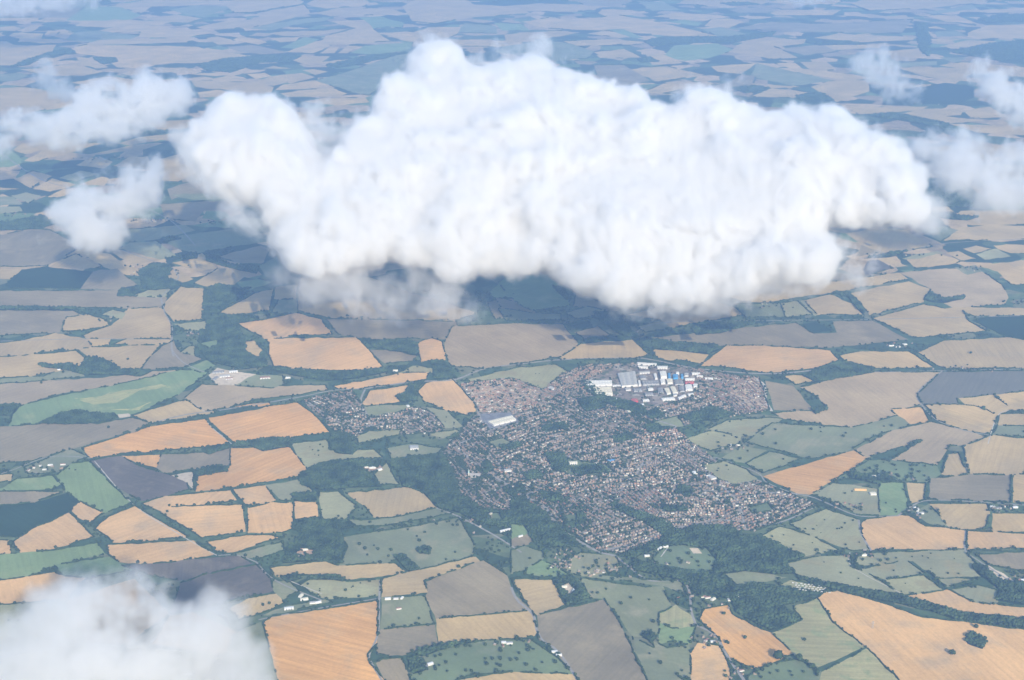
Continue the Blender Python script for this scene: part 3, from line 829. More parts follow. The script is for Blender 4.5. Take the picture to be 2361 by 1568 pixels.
FM={  # orange and taupe partly put sunlight and cloud shade into the crop colours
 'w':field_mat('stubble_pale',(.47,.335,.155),patch=(.38,.285,.15),patch_scale=1/260,patch_at=(.5,.7),stripes=.08),
 'x':field_mat('stubble_grey',(.385,.29,.165),patch=(.33,.25,.14),patch_scale=1/260,patch_at=(.5,.7),stripes=.07),
 'o':field_mat('stubble_orange',(.61,.33,.11),var=.15,stripes=.12,patch=(.47,.31,.15),patch_scale=1/230,patch_at=(.5,.72)),
 'p':field_mat('wheat_peach',(.60,.37,.16),var=.15,stripes=.08,patch=(.44,.31,.17),patch_scale=1/230,patch_at=(.5,.72)),
 'k':field_mat('stubble_taupe_shade',(.255,.205,.12),stripes=.08,patch=(.33,.26,.15),patch_scale=1/260,patch_at=(.5,.7)),  # taupe stubble; on many fields the grey is cloud shade in the colour
 'd':field_mat('soil_and_cloud_shade',(.125,.105,.08),var=.22,patch=(.19,.155,.11)),  # ploughed soil; the lower-left fields carry a cloud's shadow as this colour
 'g':field_mat('pasture_dull',(.29,.28,.15),var=.2,stripes=.06,patch=(.28,.24,.12)),
 'm':field_mat('pasture_mid',(.20,.215,.115),var=.2,stripes=.05,patch=(.27,.25,.145)),
 'M':field_mat('parkland_grass',(.14,.18,.09),var=.22,stripes=.03,patch=(.18,.195,.11)),
 'G':field_mat('crop_green',(.19,.255,.11),var=.16,stripes=.08,patch=(.25,.29,.13)),
 'L':field_mat('crop_yellowing',(.40,.38,.16),var=.2,patch=(.18,.26,.10),patch_scale=1/70),
 'b':field_mat('plantation_dark',(.022,.045,.02),var=.25,stripes=.1),
 's':field_mat('crop_slate',(.18,.165,.12),var=.12),
 'c':field_mat('crop_cream',(.34,.31,.15),var=.18,stripes=.12,patch=(.24,.27,.12),patch_scale=1/90),
 'y':field_mat('bare_yard',(.52,.43,.31),var=.2,stripes=0,patch=(.38,.31,.22),patch_scale=1/30),
 'r':field_mat('bare_earth',(.38,.26,.17),var=.2,stripes=0),
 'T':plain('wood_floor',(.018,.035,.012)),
 'u':cell_mat('town_gardens',[(0,(.065,.085,.04)),(.28,(.18,.155,.115)),(.5,(.23,.185,.14)),(.68,(.08,.10,.045)),(.84,(.29,.24,.18))],1/15,.4),
 'v':cell_mat('estate_gardens',[(0,(.38,.29,.20)),(.35,(.26,.21,.155)),(.6,(.46,.35,.25)),(.85,(.12,.14,.08))],1/13,.35),
 'Y':cell_mat('yard_concrete',[(0,(.20,.165,.13)),(.4,(.15,.125,.10)),(.58,(.09,.105,.06)),(.75,(.26,.215,.17)),(.92,(.33,.30,.26))],1/28,.3),
 'A':cell_mat('car_park',[(0,(.16,.16,.165)),(.5,(.2,.2,.2))],1/30,.2),
}
GROUND=cell_mat('far_patchwork',[(0,(.03,.055,.025)),(.2,(.08,.11,.05)),(.32,(.36,.26,.14)),(.44,(.03,.05,.025)),(.6,(.28,.205,.12)),(.7,(.06,.10,.045)),(.8,(.45,.32,.17)),(.92,(.13,.18,.08))],1/290,.3)
VERGE=cell_mat('verge_grass',[(0,(.05,.085,.04)),(.34,(.09,.12,.055)),(.5,(.04,.065,.03)),(.62,(.15,.155,.085)),(.74,(.11,.14,.065)),(.86,(.07,.11,.045))],1/150,.3)
M_TREE=plain('leaves',(.022,.042,.015),.4,.09,c2=(.045,.07,.025)); M_WOOD=plain('wood_leaves',(.02,.038,.018),.3,.014,c2=(.06,.095,.04))
M_BARK=plain('bark',(.09,.07,.05)); M_HEDGE=plain('hedge_leaves',(.028,.048,.018),.35,.05)
ROOF={'w':plain('roof_white',(.66,.65,.60),.05,.05,.5),'e':plain('roof_cream',(.64,.59,.45),.06,.05,.5),'a':plain('roof_silver',(.38,.375,.35),.1,.06,.5),
 'g':plain('roof_grey',(.22,.215,.21),.15,.06,.7),'b':plain('roof_blue',(.07,.24,.46),.1,.1,.5),'r':plain('roof_red',(.40,.10,.08),.1,.1,.6),'t':plain('roof_clay',(.30,.17,.12),.15,.1,.8),'o':plain('straw_stack',(.72,.42,.15),.1,.1,.9)}
WALLM={'w':plain('wall_white',(.58,.56,.52),.05,.3,.6),'b':plain('wall_blue',(.06,.26,.50),.05,.3,.6),'r':plain('wall_red',(.5,.05,.07),.05,.3,.6),'g':plain('wall_grey',(.35,.35,.34),.1,.3,.7),'o':plain('straw_wall',(.6,.38,.16),.1,.3,.9)}
HROOF=[plain('tile_brown',(.21,.165,.12),.3,.1),plain('tile_grey',(.21,.195,.175),.25,.1),plain('tile_red',(.27,.14,.09),.25,.1)]
HWALL=[plain('render_cream',(.50,.45,.36),.15,.3),plain('brick',(.28,.205,.15),.15,.3),plain('render_white',(.64,.62,.56),.05,.3)]
M_ROAD=plain('asphalt',(.27,.25,.22),.15,.05); M_TRACK=plain('track_dust',(.46,.42,.36),.15,.05); M_STONE=plain('church_stone',(.40,.36,.30),.15,.3); M_SLATE=plain('church_slate',(.27,.25,.24),.1,.2)
M_SPIRE=plain('spire_copper',(.38,.50,.48),.08,.2); M_DOOR=plain('loading_door',(.12,.13,.15)); M_STEEL=plain('galvanised_steel',(.3,.31,.32),.1,.5,.5)
# ---------- land cover: snap the traced outlines together and triangulate them as one sheet ----------
polys=parse(Q1,'Q1')+parse(Q2,'Q2')+parse(Q3,'Q3')+parse(FU,'FU')+parse(Q4,'Q4')
def ys(y): return 2.2 if y<300 else 1.6 if y<550 else 1.15     # the ground is foreshortened more towards the top
VP=[]; rings=[]
arr=np.zeros((0,2))
for t,pts in polys:
    ring=[]
    for x,y in pts:
        if x<=1: x=-130
        elif x>=2359: x=2491
        if abs(x-1182.9)<.3 and y<780: x+=random.uniform(15,60)
        elif abs(x-1178.2)<.3 and y<780: x-=random.uniform(10,45)
        if y<=1.5: y=-34+random.uniform(-3,3)
        if len(VP):
            A=np.array(VP); k=ys(y); d=np.hypot(A[:,0]-x,(A[:,1]-y)*k); j=int(d.argmin())
            if d[j]<4.2:
                if not ring or ring[-1]!=j: ring.append(j)
                continue
        VP.append((x,y)); ring.append(len(VP)-1)
    if len(ring)>2 and ring[0]==ring[-1]: ring.pop()
    rings.append(ring)
A=np.array(VP)
def insert_near(a,b):
    pa,pb=A[a],A[b]; k=ys((pa[1]+pb[1])/2); ab=(pb-pa)*np.array([1,k]); L2=ab@ab
    if L2<60: return []
    Q=(A-pa)*np.array([1,k]); t=Q@ab/L2; d=np.abs(Q[:,0]*ab[1]-Q[:,1]*ab[0])/math.sqrt(L2); Ln=math.sqrt(L2)
    idx=np.where((t*Ln>4)&((1-t)*Ln>4)&(d<3.4))[0]
    return [int(i) for i in idx[np.argsort(t[idx])] if i!=a and i!=b]
W=[gp(x,y) for x,y in VP]; segc={}
def fine(a,b):
    key=(min(a,b),max(a,b))
    if key not in segc:
        p,q=A[key[0]],A[key[1]]; L=math.hypot(*(q-p)); n=max(1,int(L/9)); ids=[]
        k=ys((p[1]+q[1])/2); nx,ny=-(q[1]-p[1])/max(L,1e-6),(q[0]-p[0])/max(L,1e-6)
        for i in range(1,n):
            t=i/n; x=p[0]+(q[0]-p[0])*t; y=p[1]+(q[1]-p[1])*t; am=min(1.8,.05*L)*math.sin(math.pi*t)**.5
            o=noise.noise(Vector((x*.045,y*.045*k,key[0]*.37)))*am*2+noise.noise(Vector((x*.16,y*.16*k,3)))*.6*math.sin(math.pi*t)
            W.append(gp(x+nx*o,y+ny*o/k)); ids.append(len(W)-1)
        segc[key]=ids
    ids=segc[key]; return ids if a==key[0] else ids[::-1]
loops=[]
for r in rings:
    out=[]; n=len(r)
    for i in range(n):
        a,b=r[i],r[(i+1)%n]; seq=[a]+insert_near(a,b)+[b]
        for u,v in zip(seq[:-1],seq[1:]): out.append(u); out+=fine(u,v)
    o2=[out[0]]
    for v in out[1:]:
        if v!=o2[-1]: o2.append(v)
    loops.append(o2)
nb=len(W); X=62000; W+= [(-X,-2500),(X,-2500),(X,96000),(-X,96000)]
es=set()
for lp in loops+[[nb,nb+1,nb+2,nb+3]]:
    for i in range(len(lp)):
        a,b=lp[i],lp[(i+1)%len(lp)]
        if a!=b: es.add((min(a,b),max(a,b)))
cv,ce,cf,ov,oe,of_=geometry.delaunay_2d_cdt([Vector((x/1000,y/1000)) for x,y in W],sorted(es),[],0,1e-6,True)
CV=np.array([(v[0]*1000,v[1]*1000,0) for v in cv]); TC=CV[np.array([list(f) for f in cf])].mean(1)[:,:2]
owner=np.zeros(len(cf),int)
for i,lp in enumerate(loops):
    pl=np.array([W[k] for k in lp]); lo,hi=pl.min(0),pl.max(0); k=np.where((TC[:,0]>lo[0])&(TC[:,0]<hi[0])&(TC[:,1]>lo[1])&(TC[:,1]<hi[1]))[0]
    if len(k): k=k[in_poly(TC[k],[tuple(q) for q in pl])]; owner[k]=i+1
owner=[int(o) for o in owner]
typ=['B']+[p[0] for p in polys]
bag={}
for f,o in zip(cf,owner): bag.setdefault(o,[]).append(f)
print('regions',len(bag),'verts',len(CV),'tris',len(cf),'polys',len(polys),'in',len(W)); print(sorted([(len(v),typ[k]) for k,v in bag.items()])[-8:])
# woods' floors, urban ground and the leftover verges make the ground; every field is a sheet of its own
def sheet(name,tris,mat):
    T=np.array([list(t) for t in tris]); u,inv=np.unique(T,return_inverse=True); V=CV[u]; T=inv.reshape(T.shape)
    c=V.mean(0); c[2]=0; a,b_,d=V[T[:,0]],V[T[:,1]],V[T[:,2]]; fl=np.cross(b_-a,d-a)[:,2]<0; T[fl]=T[fl][:,::-1]
    return link(name,mesh_np(name,V-c,T,[mat]),loc=tuple(c))
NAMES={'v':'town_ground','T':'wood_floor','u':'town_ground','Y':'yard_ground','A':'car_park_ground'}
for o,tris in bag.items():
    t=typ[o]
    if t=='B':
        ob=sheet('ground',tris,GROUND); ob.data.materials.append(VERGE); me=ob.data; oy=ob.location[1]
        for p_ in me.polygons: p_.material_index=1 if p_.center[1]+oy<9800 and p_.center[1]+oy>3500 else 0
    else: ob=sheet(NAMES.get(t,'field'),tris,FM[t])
    tag(ob,kind='structure')
# owner lookup
PW=[np.array([gp(*p) for p in [(-130 if x<=1 else 2491 if x>=2359 else x,y if y>1.5 else -34) for x,y in pts]]) for t,pts in polys]
def type_at(P):
    """index of the last outline that holds each point"""
    P=np.asarray(P,float); r=np.zeros(len(P),int)
    for i,pl in enumerate(PW):
        lo,hi=pl.min(0),pl.max(0); m=(P[:,0]>lo[0])&(P[:,0]<hi[0])&(P[:,1]>lo[1])&(P[:,1]<hi[1])
        if m.any():
            k=np.where(m)[0]; k=k[in_poly(P[k],[tuple(q) for q in pl])]; r[k]=i+1
    return r
# ---------- roads ----------
roadpts=[]
RN={0:'lane'}
for ln in ROADS.strip().split('\n'):
    a=ln.split(); w=float(a[1])*(1.25 if float(a[1])>5 else 1); P=[gp(*full(a[0],*map(float,p.split(',')))) for p in a[2:]]
    # Catmull-Rom through the points
    C=[]; n=len(P)
    for i in range(n-1):
        p0,p1,p2,p3=[np.array(P[max(0,min(n-1,i+j))]) for j in (-1,0,1,2)]
        m=max(2,int(np.hypot(*(p2-p1))/25))
        for s in range(m):
            t=s/m; C.append(.5*(2*p1+(p2-p0)*t+(2*p0-5*p1+4*p2-p3)*t*t+(3*p1-p0-3*p2+p3)*t**3))
    C.append(np.array(P[-1])); C=np.array(C); T=np.gradient(C,axis=0); T/=np.linalg.norm(T,axis=1)[:,None]; Nn=np.stack([-T[:,1],T[:,0]],1)
    ii=len(roadpts)%7*.012
    V=np.concatenate([np.c_[C+Nn*w/2,np.full(len(C),.3+ii)],np.c_[C-Nn*w/2,np.full(len(C),.3+ii)]]); k=len(C)
    Fq=np.array([(i+k,i+1+k,i+1,i) for i in range(k-1)])
    nm='track' if a[1] in ('4','5','14') and not ln.startswith('Q3 14') else 'road'
    ob=link(nm,mesh_np(nm,V,Fq,[M_TRACK if nm=='track' else M_ROAD])); tag(ob,kind='structure'); roadpts.append((C,w))
RP=np.concatenate([c for c,w in roadpts])
def near_road(P,d):
    P=np.asarray(P); r=np.zeros(len(P),bool)
    for i in range(0,len(P),400): r[i:i+400]=(np.hypot(P[i:i+400,None,0]-RP[None,:,0],P[i:i+400,None,1]-RP[None,:,1]).min(1)<d)
    return r
# ---------- labels that single things out ----------
LM=[('pale church spire',1081,1100),('long cream supermarket roof',1155,970),('large grey warehouse',1447,876),('cream warehouse pair',1385,893),('red walled warehouse',1590,880),
('dark wood below the town',1680,1270),('long bright green field',250,920),('dark ploughed field',320,1100),('bottom edge orange field',740,1480),('lower right orange field',1700,1470),
('orange wedge field',1850,1100),('square copse round a garden',1315,1360),('parkland on the bottom edge',1110,1520),('round copse in the widest field',2250,1480),('small green paddock on the right',2055,1150),
('riverside wood',530,740),('bottom left farmyard',700,1385),('pale corner cloud',300,1450),('sports ground',1200,1225),('estate beside the peach field',800,930),('long tree belt',2150,1400),
('curving grey bypass',1400,825),('silver roofed works',530,865),('dark square plantation',110,640),('right edge plantation',2300,765),('leftmost tree ringed village',350,620),('two walled green pastures',1800,1030)]
LMW=[(n,*gp(x,y),x,y) for n,x,y in LM]
ORD=['nearest','second nearest','third nearest','fourth nearest','fifth nearest','sixth nearest','seventh nearest','eighth nearest','ninth nearest','tenth nearest','eleventh nearest','twelfth nearest','thirteenth nearest','fourteenth nearest','fifteenth nearest']+[w+' nearest' for w in 'sixteenth seventeenth eighteenth nineteenth twentieth'.split()]+[t+o+' nearest' for t in ('twenty-','thirty-','forty-','fifty-') for o in 'first second third fourth fifth sixth seventh eighth ninth'.split()]
def locate(x,y):
    fx,fy=px_of(x,y); n,_,_,lx,ly=min(LMW,key=lambda l:math.hypot(l[3]-fx,(l[4]-fy)*1.6))
    dx,dy=fx-lx,(fy-ly)*1.6; d=math.hypot(dx,dy); a=math.degrees(math.atan2(-dy,dx))%360
    w=['right of','up and right of','above','up and left of','left of','down and left of','below','down and right of'][int((a+22.5)//45)%8]
    return w,n,d
def label_all(objs,noun):
    """objs: list of (object, adjective, x, y)"""
    b={}
    for o,adj,x,y in objs:
        w,n,d=locate(x,y); b.setdefault((adj,w,n),[]).append((d,o))
    for (adj,w,n),l in b.items():
        l.sort(key=lambda q:q[0])
        for i,(d,o) in enumerate(l):
            s=f'{adj} {noun}, {ORD[i]} {w} the {n}' if len(l)>1 else f'{adj} {noun} {w} the {n}'
            o['label']=' '.join(s.split())
# ---------- foliage ----------
def ico(sub):
    bm=bmesh.new(); bmesh.ops.create_icosphere(bm,subdivisions=sub,radius=1); V=np.array([v.co[:] for v in bm.verts]); Fc=np.array([[v.index for v in f.verts] for f in bm.faces]); bm.free(); return V,Fc
def lumpy(sub,seed,amp=.28,zs=.85):
    V,Fc=ico(sub); o=Vector((seed*7.3,seed*3.1,seed)); s=np.array([1+amp*2*noise.noise(Vector(v)*1.7+o)+amp*noise.noise(Vector(v)*4+o) for v in V]); V=V*s[:,None]; V[:,2]*=zs; return V,Fc
LOW=[lumpy(1,i) for i in range(6)]; MID=[lumpy(2,i,.3) for i in range(8)]
def bake(name,items,lib,mat,smooth=False):
    """items (n,5): x,y,z,radius,height-radius; one mesh"""
    items=np.asarray(items); idx=RNG.integers(0,len(lib),len(items)); Vs=[];Fs=[];off=0
    for k,(V,Fc) in enumerate(lib):
        it=items[idx==k]
        if not len(it): continue
        a=RNG.uniform(0,6.28,len(it)); c,s=np.cos(a)[:,None],np.sin(a)[:,None]
        x=(V[None,:,0]*c-V[None,:,1]*s)*it[:,3:4]+it[:,0:1]; y=(V[None,:,0]*s+V[None,:,1]*c)*it[:,3:4]+it[:,1:2]; z=V[None,:,2]*it[:,4:5]+it[:,2:3]
        Vs.append(np.stack([x,y,z],2).reshape(-1,3)); n=len(V); Fs.append((Fc[None]+ (np.arange(len(it))*n)[:,None,None]).reshape(-1,3)+off); off+=n*len(it)
    return mesh_np(name,np.concatenate(Vs),np.concatenate(Fs),[mat],smooth=smooth)
# woods: a canopy of separate crowns on each wood's floor
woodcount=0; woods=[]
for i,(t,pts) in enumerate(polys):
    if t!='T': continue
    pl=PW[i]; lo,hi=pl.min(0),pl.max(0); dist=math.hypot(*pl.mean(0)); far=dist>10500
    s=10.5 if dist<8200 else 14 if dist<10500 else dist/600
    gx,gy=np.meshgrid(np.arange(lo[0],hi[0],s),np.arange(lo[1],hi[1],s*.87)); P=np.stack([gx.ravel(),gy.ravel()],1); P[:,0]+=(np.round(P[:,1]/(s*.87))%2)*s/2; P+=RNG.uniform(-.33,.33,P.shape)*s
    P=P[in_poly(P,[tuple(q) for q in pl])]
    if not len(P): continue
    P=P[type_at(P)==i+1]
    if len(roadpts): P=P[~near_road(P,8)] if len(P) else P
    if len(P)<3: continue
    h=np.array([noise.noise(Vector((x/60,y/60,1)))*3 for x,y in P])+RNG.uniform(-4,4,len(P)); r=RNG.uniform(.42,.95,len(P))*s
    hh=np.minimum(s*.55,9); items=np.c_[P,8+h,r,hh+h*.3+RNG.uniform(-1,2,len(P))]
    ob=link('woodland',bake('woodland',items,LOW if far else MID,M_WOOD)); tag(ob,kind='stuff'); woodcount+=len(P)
print('wood crowns',woodcount)
# ---------- hedges along the field edges ----------
adj={}
for f,o in zip(cf,owner):
    for i in range(3):
        a,b=f[i],f[(i+1)%3]; adj.setdefault((min(a,b),max(a,b)),[]).append(o)
NOH=set('uvYAT')
he=[]
for k,v in adj.items():
    if len(v)==2 and v[0]!=v[1]:
        a,b=typ[v[0]],typ[v[1]]
        if 'T' in (a,b) or (a in NOH and b in NOH) or {a,b}&{'y','r','L'} or {a,b}<={'M','m'}: continue
        he.append(k)
g={}
for a,b in he: g.setdefault(a,[]).append(b); g.setdefault(b,[]).append(a)
used=set(); chains=[]
def walk(a,b):
    ch=[a,b]; used.add((min(a,b),max(a,b)))
    while len(g[ch[-1]])==2:
        n=[q for q in g[ch[-1]] if (min(q,ch[-1]),max(q,ch[-1])) not in used]
        if not n: break
        used.add((min(n[0],ch[-1]),max(n[0],ch[-1]))); ch.append(n[0])
    return ch
for a in g:
    if len(g[a])!=2:
        for b in g[a]:
            if (min(a,b),max(a,b)) not in used: chains.append(walk(a,b))
for a,b in he:
    if (min(a,b),max(a,b)) not in used: chains.append(walk(a,b))
occ={}
def hedge_mesh(st,wd,ht):
    """st: (n,2) stations; a rounded ragged bank"""
    st=np.asarray(st); T=np.gradient(st,axis=0); T/=np.maximum(np.linalg.norm(T,axis=1),1e-6)[:,None]; Nn=np.stack([-T[:,1],T[:,0]],1); n=len(st)
    w=wd*RNG.uniform(.55,1.35,n); h=ht*RNG.uniform(.6,1.5,n); j=RNG.uniform(-.8,.8,(n,1)); st=st+Nn*j
    rows=[np.c_[st+Nn*(w*s)[:,None],h*z] for s,z in ((.5,0.02),(.42,.7),(.12,1),(-.2,.95),(-.45,.6),(-.5,0.02))]
    V=np.concatenate(rows); Fq=[(r*n+i,r*n+i+1,(r+1)*n+i+1,(r+1)*n+i) for r in range(5) for i in range(n-1)]
    return V,np.array(Fq)
hedges=[]; htrees=[]; farV=[];farF=[];fo=0
chains.sort(key=lambda c:min(np.hypot(CV[c][:,0],CV[c][:,1])))
for ch in chains:
    P=CV[ch][:,:2]; d=np.r_[0,np.cumsum(np.hypot(*np.diff(P,axis=0).T))]; L=d[-1]
    if L<12: continue
    dist=np.hypot(*P.mean(0)); sp=7 if dist<9500 else dist/700; n=max(3,int(L/sp)); t=np.linspace(0,L,n); st=np.c_[np.interp(t,d,P[:,0]),np.interp(t,d,P[:,1])]
    if random.random()<.06 and dist<15000: continue
    cell=13 if dist<9500 else dist/420; keep=[]; cid=id(ch)
    for x,y in st:
        k=(int(x//cell),int(y//cell)); hit=any(occ.get((k[0]+i,k[1]+j),cid)!=cid for i in (-1,0,1) for j in (-1,0,1)); keep.append(not hit)
        if not hit: occ[k]=cid
    # runs of free stations; small random gaps
    keep=np.array(keep)&~near_road(st,3.0) if dist<9500 else np.array(keep)
    gapn=np.array([noise.noise(Vector((x/90,y/90,5))) for x,y in st]); keep&=gapn>-.42
    runs=[];cur=[]
    for i,kf in enumerate(keep):
        if kf: cur.append(i)
        elif cur: runs.append(cur);cur=[]
    if cur: runs.append(cur)
    big=noise.noise(Vector((P[0][0]/900,P[0][1]/900,9)))
    for r in runs:
        if len(r)<4: continue
        s=st[r]; V,Fq=hedge_mesh(s,(7.2+2.5*big) if dist<9500 else dist/1300,(4.6+1.8*big) if dist<9500 else dist/2300)
        hedges.append((len(r)*sp/dist**1.3,s,V,Fq,dist))
        for x,y in s[::1]:
            if random.random()<(.15+.1*max(0,big))*(1 if dist<9500 else 2): htrees.append((x+random.gauss(0,2),y+random.gauss(0,2)))
hedges.sort(key=lambda h:-h[0]); hl=[]
def lum(): return random.choice(['dark clipped','ragged','thick','thin','bushy','low','uneven','tall'])
for i,(w,s,V,Fq,dist) in enumerate(hedges):
    if i<285:
        c=np.array([*s[len(s)//2],0]); o=link('hedge',mesh_np('hedge',V-c,Fq,[M_HEDGE]),loc=tuple(c)); tag(o,cat='hedge',group='hedgerows between the fields')
        hl.append((o,'green field' if len(s)*7>160 else 'short green',*c[:2]))
    else: farV.append(V); farF.append(Fq+fo); fo+=len(V)
label_all(hl,'hedge')
tag(link('hedgerows',mesh_np('hedgerows',np.concatenate(farV),np.concatenate(farF),[M_HEDGE])),kind='stuff')
print('hedges',len(hedges),'hedge trees',len(htrees))
# ---------- single trees ----------
EX='''Q4 21 1228,1470;Q4 17 1325,1478;Q4 13 1385,1512;Q4 11 1410,1535;Q4 14 2030,1450;Q4 10 2140,1328;Q4 9 655,1303;Q4 8 1350,1385;Q4 9 2115,65;Q4 12 2160,1385;Q4 9 1690,530;Q4 8 985,130
Q3 9 1680,965;Q3 9 1655,945;Q3 8 1740,968;Q3 8 1800,972;Q3 9 1930,930;Q3 10 1960,982;Q3 8 1945,975;Q3 7 770,795;Q3 7 780,767;Q3 7 815,767;Q3 8 895,767;Q3 7 630,576;Q3 8 720,608;Q3 9 880,606;Q3 9 500,408;Q3 7 845,284;Q3 7 860,284;Q3 8 190,202;Q3 8 435,772;Q3 9 605,758;Q3 8 655,772;Q3 9 1060,688;Q3 8 1170,758;Q3 8 1115,672;Q3 8 195,978;Q3 15 48,948;Q3 7 1590,1158;Q3 7 1210,1225;Q3 7 1240,1218;Q3 8 1915,1312;Q3 8 415,860;Q3 9 960,758;Q3 9 985,758;Q3 8 1010,756;Q3 9 1060,750;Q3 8 1130,835;Q3 8 1135,850;Q3 10 635,1030;Q3 9 1130,998;Q3 9 1750,1030;Q3 8 1820,865;Q3 9 1760,880;Q3 9 1745,885;Q3 9 1855,855;Q3 9 1940,840;Q3 7 1490,655;Q3 9 40,80;Q3 10 985,968;Q3 9 1700,1115;Q3 9 2110,1050'''
near=[]
for seg in EX.replace('\n',';').split(';'):
    q,r,p=seg.split(); x,y=map(float,p.split(',')); wx,wy=gp(*full(q,x,y)); near.append((wx,wy,float(r)))
allow=set('wopkdgmMGLcsr')
# parkland and meadow trees
P=[]
for i,(t,pts) in enumerate(polys):
    if t in 'Mm' and min(p[1] for p in pts)>850:
        pl=PW[i]; lo,hi=pl.min(0),pl.max(0); area=(hi-lo).prod(); n=int(area/(2600 if t=='M' else 26000))
        Q=RNG.uniform(lo,hi,(n,2)); Q=Q[type_at(Q)==i+1] if n else Q; P+=[(x,y,RNG.uniform(4.5,9)) for x,y in Q]
ht=[(x,y,random.uniform(3.5,7.5)) for x,y in htrees]
def vis(x,y):
    fx,fy=px_of(x,y); return -20<fx<2381 and -5<fy<1580
cand=[c for c in near+P+ht if vis(c[0],c[1])]
size=lambda c:c[2]/math.hypot(c[0],c[1])
cand.sort(key=lambda c:-size(c)); things=cand[:290]; rest=cand[290:]
def crown_mesh(seed):
    rs=random.Random(seed); Vs=[];Fs=[];off=0
    lobes=[(0,0,.95,.78)]+[(math.cos(a)*.42*rs.uniform(.8,1.2),math.sin(a)*.42*rs.uniform(.8,1.2),rs.uniform(.55,1.15),rs.uniform(.42,.6)) for a in [k*1.05+rs.random()*.5 for k in range(6)]]
    for k,(x,y,z,r) in enumerate(lobes):
        V,Fc=lumpy(2,seed*9+k,.3,.9); Vs.append(V*r+np.array([x,y,z])); Fs.append(Fc+off); off+=len(V)
    V=np.concatenate(Vs); Fc=np.concatenate(Fs); L=[];LF=[]
    for _ in range(260):                                    # loose leaf sprays round the outline
        p=V[rs.randrange(len(V))]*1.0; s=.09; a=np.array([rs.gauss(0,1) for _ in range(9)]).reshape(3,3)*s; q=p+np.array([rs.gauss(0,.05) for _ in range(3)])
        LF.append((off,off+1,off+2)); off+=3; L+=list(q+a)
    return mesh_np('crown',np.concatenate([V,np.array(L)]),np.concatenate([Fc,np.array(LF)]),[M_TREE])
CR=[crown_mesh(k) for k in range(7)]
def trunk_mesh():
    V=[];n=7
    for z,r in ((0,.10),(.25,.07),(.6,.055),(.95,.03)): V+=[(math.cos(a*6.283/n)*r,math.sin(a*6.283/n)*r,z) for a in range(n)]
    Fq=[(l*n+i,l*n+(i+1)%n,(l+1)*n+(i+1)%n,(l+1)*n+i) for l in range(3) for i in range(n)]
    for k in range(3):                                      # limbs
        a=k*2.1; b=len(V); V+=[(.03,0,.42),(-.03,0,.42),(math.cos(a)*.45,math.sin(a)*.45,.9),(math.cos(a)*.45+.02,math.sin(a)*.45,.88)]; Fq.append((b,b+1,b+2,b+3))
    return mesh_np('trunk',V,Fq,[M_BARK])
TR=trunk_mesh(); tl=[]
for i,(x,y,r) in enumerate(things):
    e=bpy.data.objects.new('tree',None); COL.objects.link(e); e.location=(x,y,0); e.scale=(r,r,r*random.uniform(.9,1.15)); e.rotation_euler=(0,0,random.uniform(0,6.28))
    tag(e,cat='tree',group='trees standing in the fields and hedges'); link('crown',random.choice(CR),e); link('trunk',TR,e)
    tl.append((e,'broad round' if r>8 else 'small rounded' if r<6 else 'dark green',x,y))
label_all(tl,'tree')
rest_items=[(x,y,r*.9,r,r*.95) for x,y,r in rest]
# copse and verge trees on the leftover strips between the fields
Q=np.c_[RNG.uniform(-3300,3300,60000),RNG.uniform(4000,9500,60000)]; Q=Q[(np.abs(Q[:,0])<Q[:,1]*.42)]; Q=Q[type_at(Q)==0]; Q=Q[~near_road(Q,7)]
cl=np.array([noise.noise(Vector((x/130,y/130,12))) for x,y in Q]); Q=Q[RNG.random(len(Q))<.35+1.6*cl]
rest_items+=[(x,y,r*.85,r,r*.95) for (x,y),r in zip(Q,RNG.uniform(3.5,8,len(Q)))]; print('verge trees',len(Q))
# ---------- the town ----------
U=[i+1 for i,p in enumerate(polys) if p[0] in 'uv']
DIST=[# x,y, direction dx,dy in the photo, street pitch, cream-wall share, style, tree rate
(760,915,1,.62,62,.5,0,.5),(900,965,1,-.12,58,.6,0,.6),(980,975,1,.5,60,.7,0,.5),
(1110,900,1,-.2,50,.45,2,.15),(1190,915,1,.35,50,.4,2,.15),
(1080,1030,1,.9,60,.5,0,.8),(1180,1020,1,-.38,56,.6,0,.6),(1250,960,1,-.35,60,.5,0,.5),(1330,945,1,.55,58,.45,0,.5),(1300,1010,1,-.32,58,.5,0,.5),(1420,980,1,.5,60,.5,0,.6),(1400,1030,1,-.2,56,.5,0,.5),
(1500,1050,1,-.3,46,.5,1,.3),(1600,1050,1,.55,46,.55,1,.3),(1540,1010,1,-.12,46,.6,2,.3),(1200,1110,1,.25,60,.35,0,.8),(1130,1130,1,.8,62,.35,0,1.),
(1330,1100,1,-.25,52,.7,0,.5),(1450,1100,1,-.08,54,.75,0,.4),(1560,1120,1,-.25,54,.65,0,.5),(1300,1180,1,.9,60,.45,2,.8),(1400,1170,1,.5,52,.6,0,.6),(1470,1150,1,.75,46,.3,2,.3),(1440,1235,1,-.3,50,.6,0,.5),
(1620,1140,1,.22,50,.8,0,.4),(1600,1175,1,-.02,46,.85,0,.3),(1720,1120,1,.3,50,.6,0,.4),(1740,1150,1,-.15,50,.7,0,.3),(1840,1165,1,-.4,50,.7,0,.3),(1700,1205,1,-.4,46,.3,2,.3),(1780,1190,1,-.4,50,.6,0,.4),(1600,1210,1,-.05,50,.5,1,.4),
(1660,900,1,.4,50,.4,2,.2),(1740,915,1,.8,46,.4,2,.1),(1600,940,1,-.25,52,.5,0,.5),(1440,925,1,.1,60,.5,0,.4),(1350,860,1,-.35,50,.2,2,.3)]
DW=[]
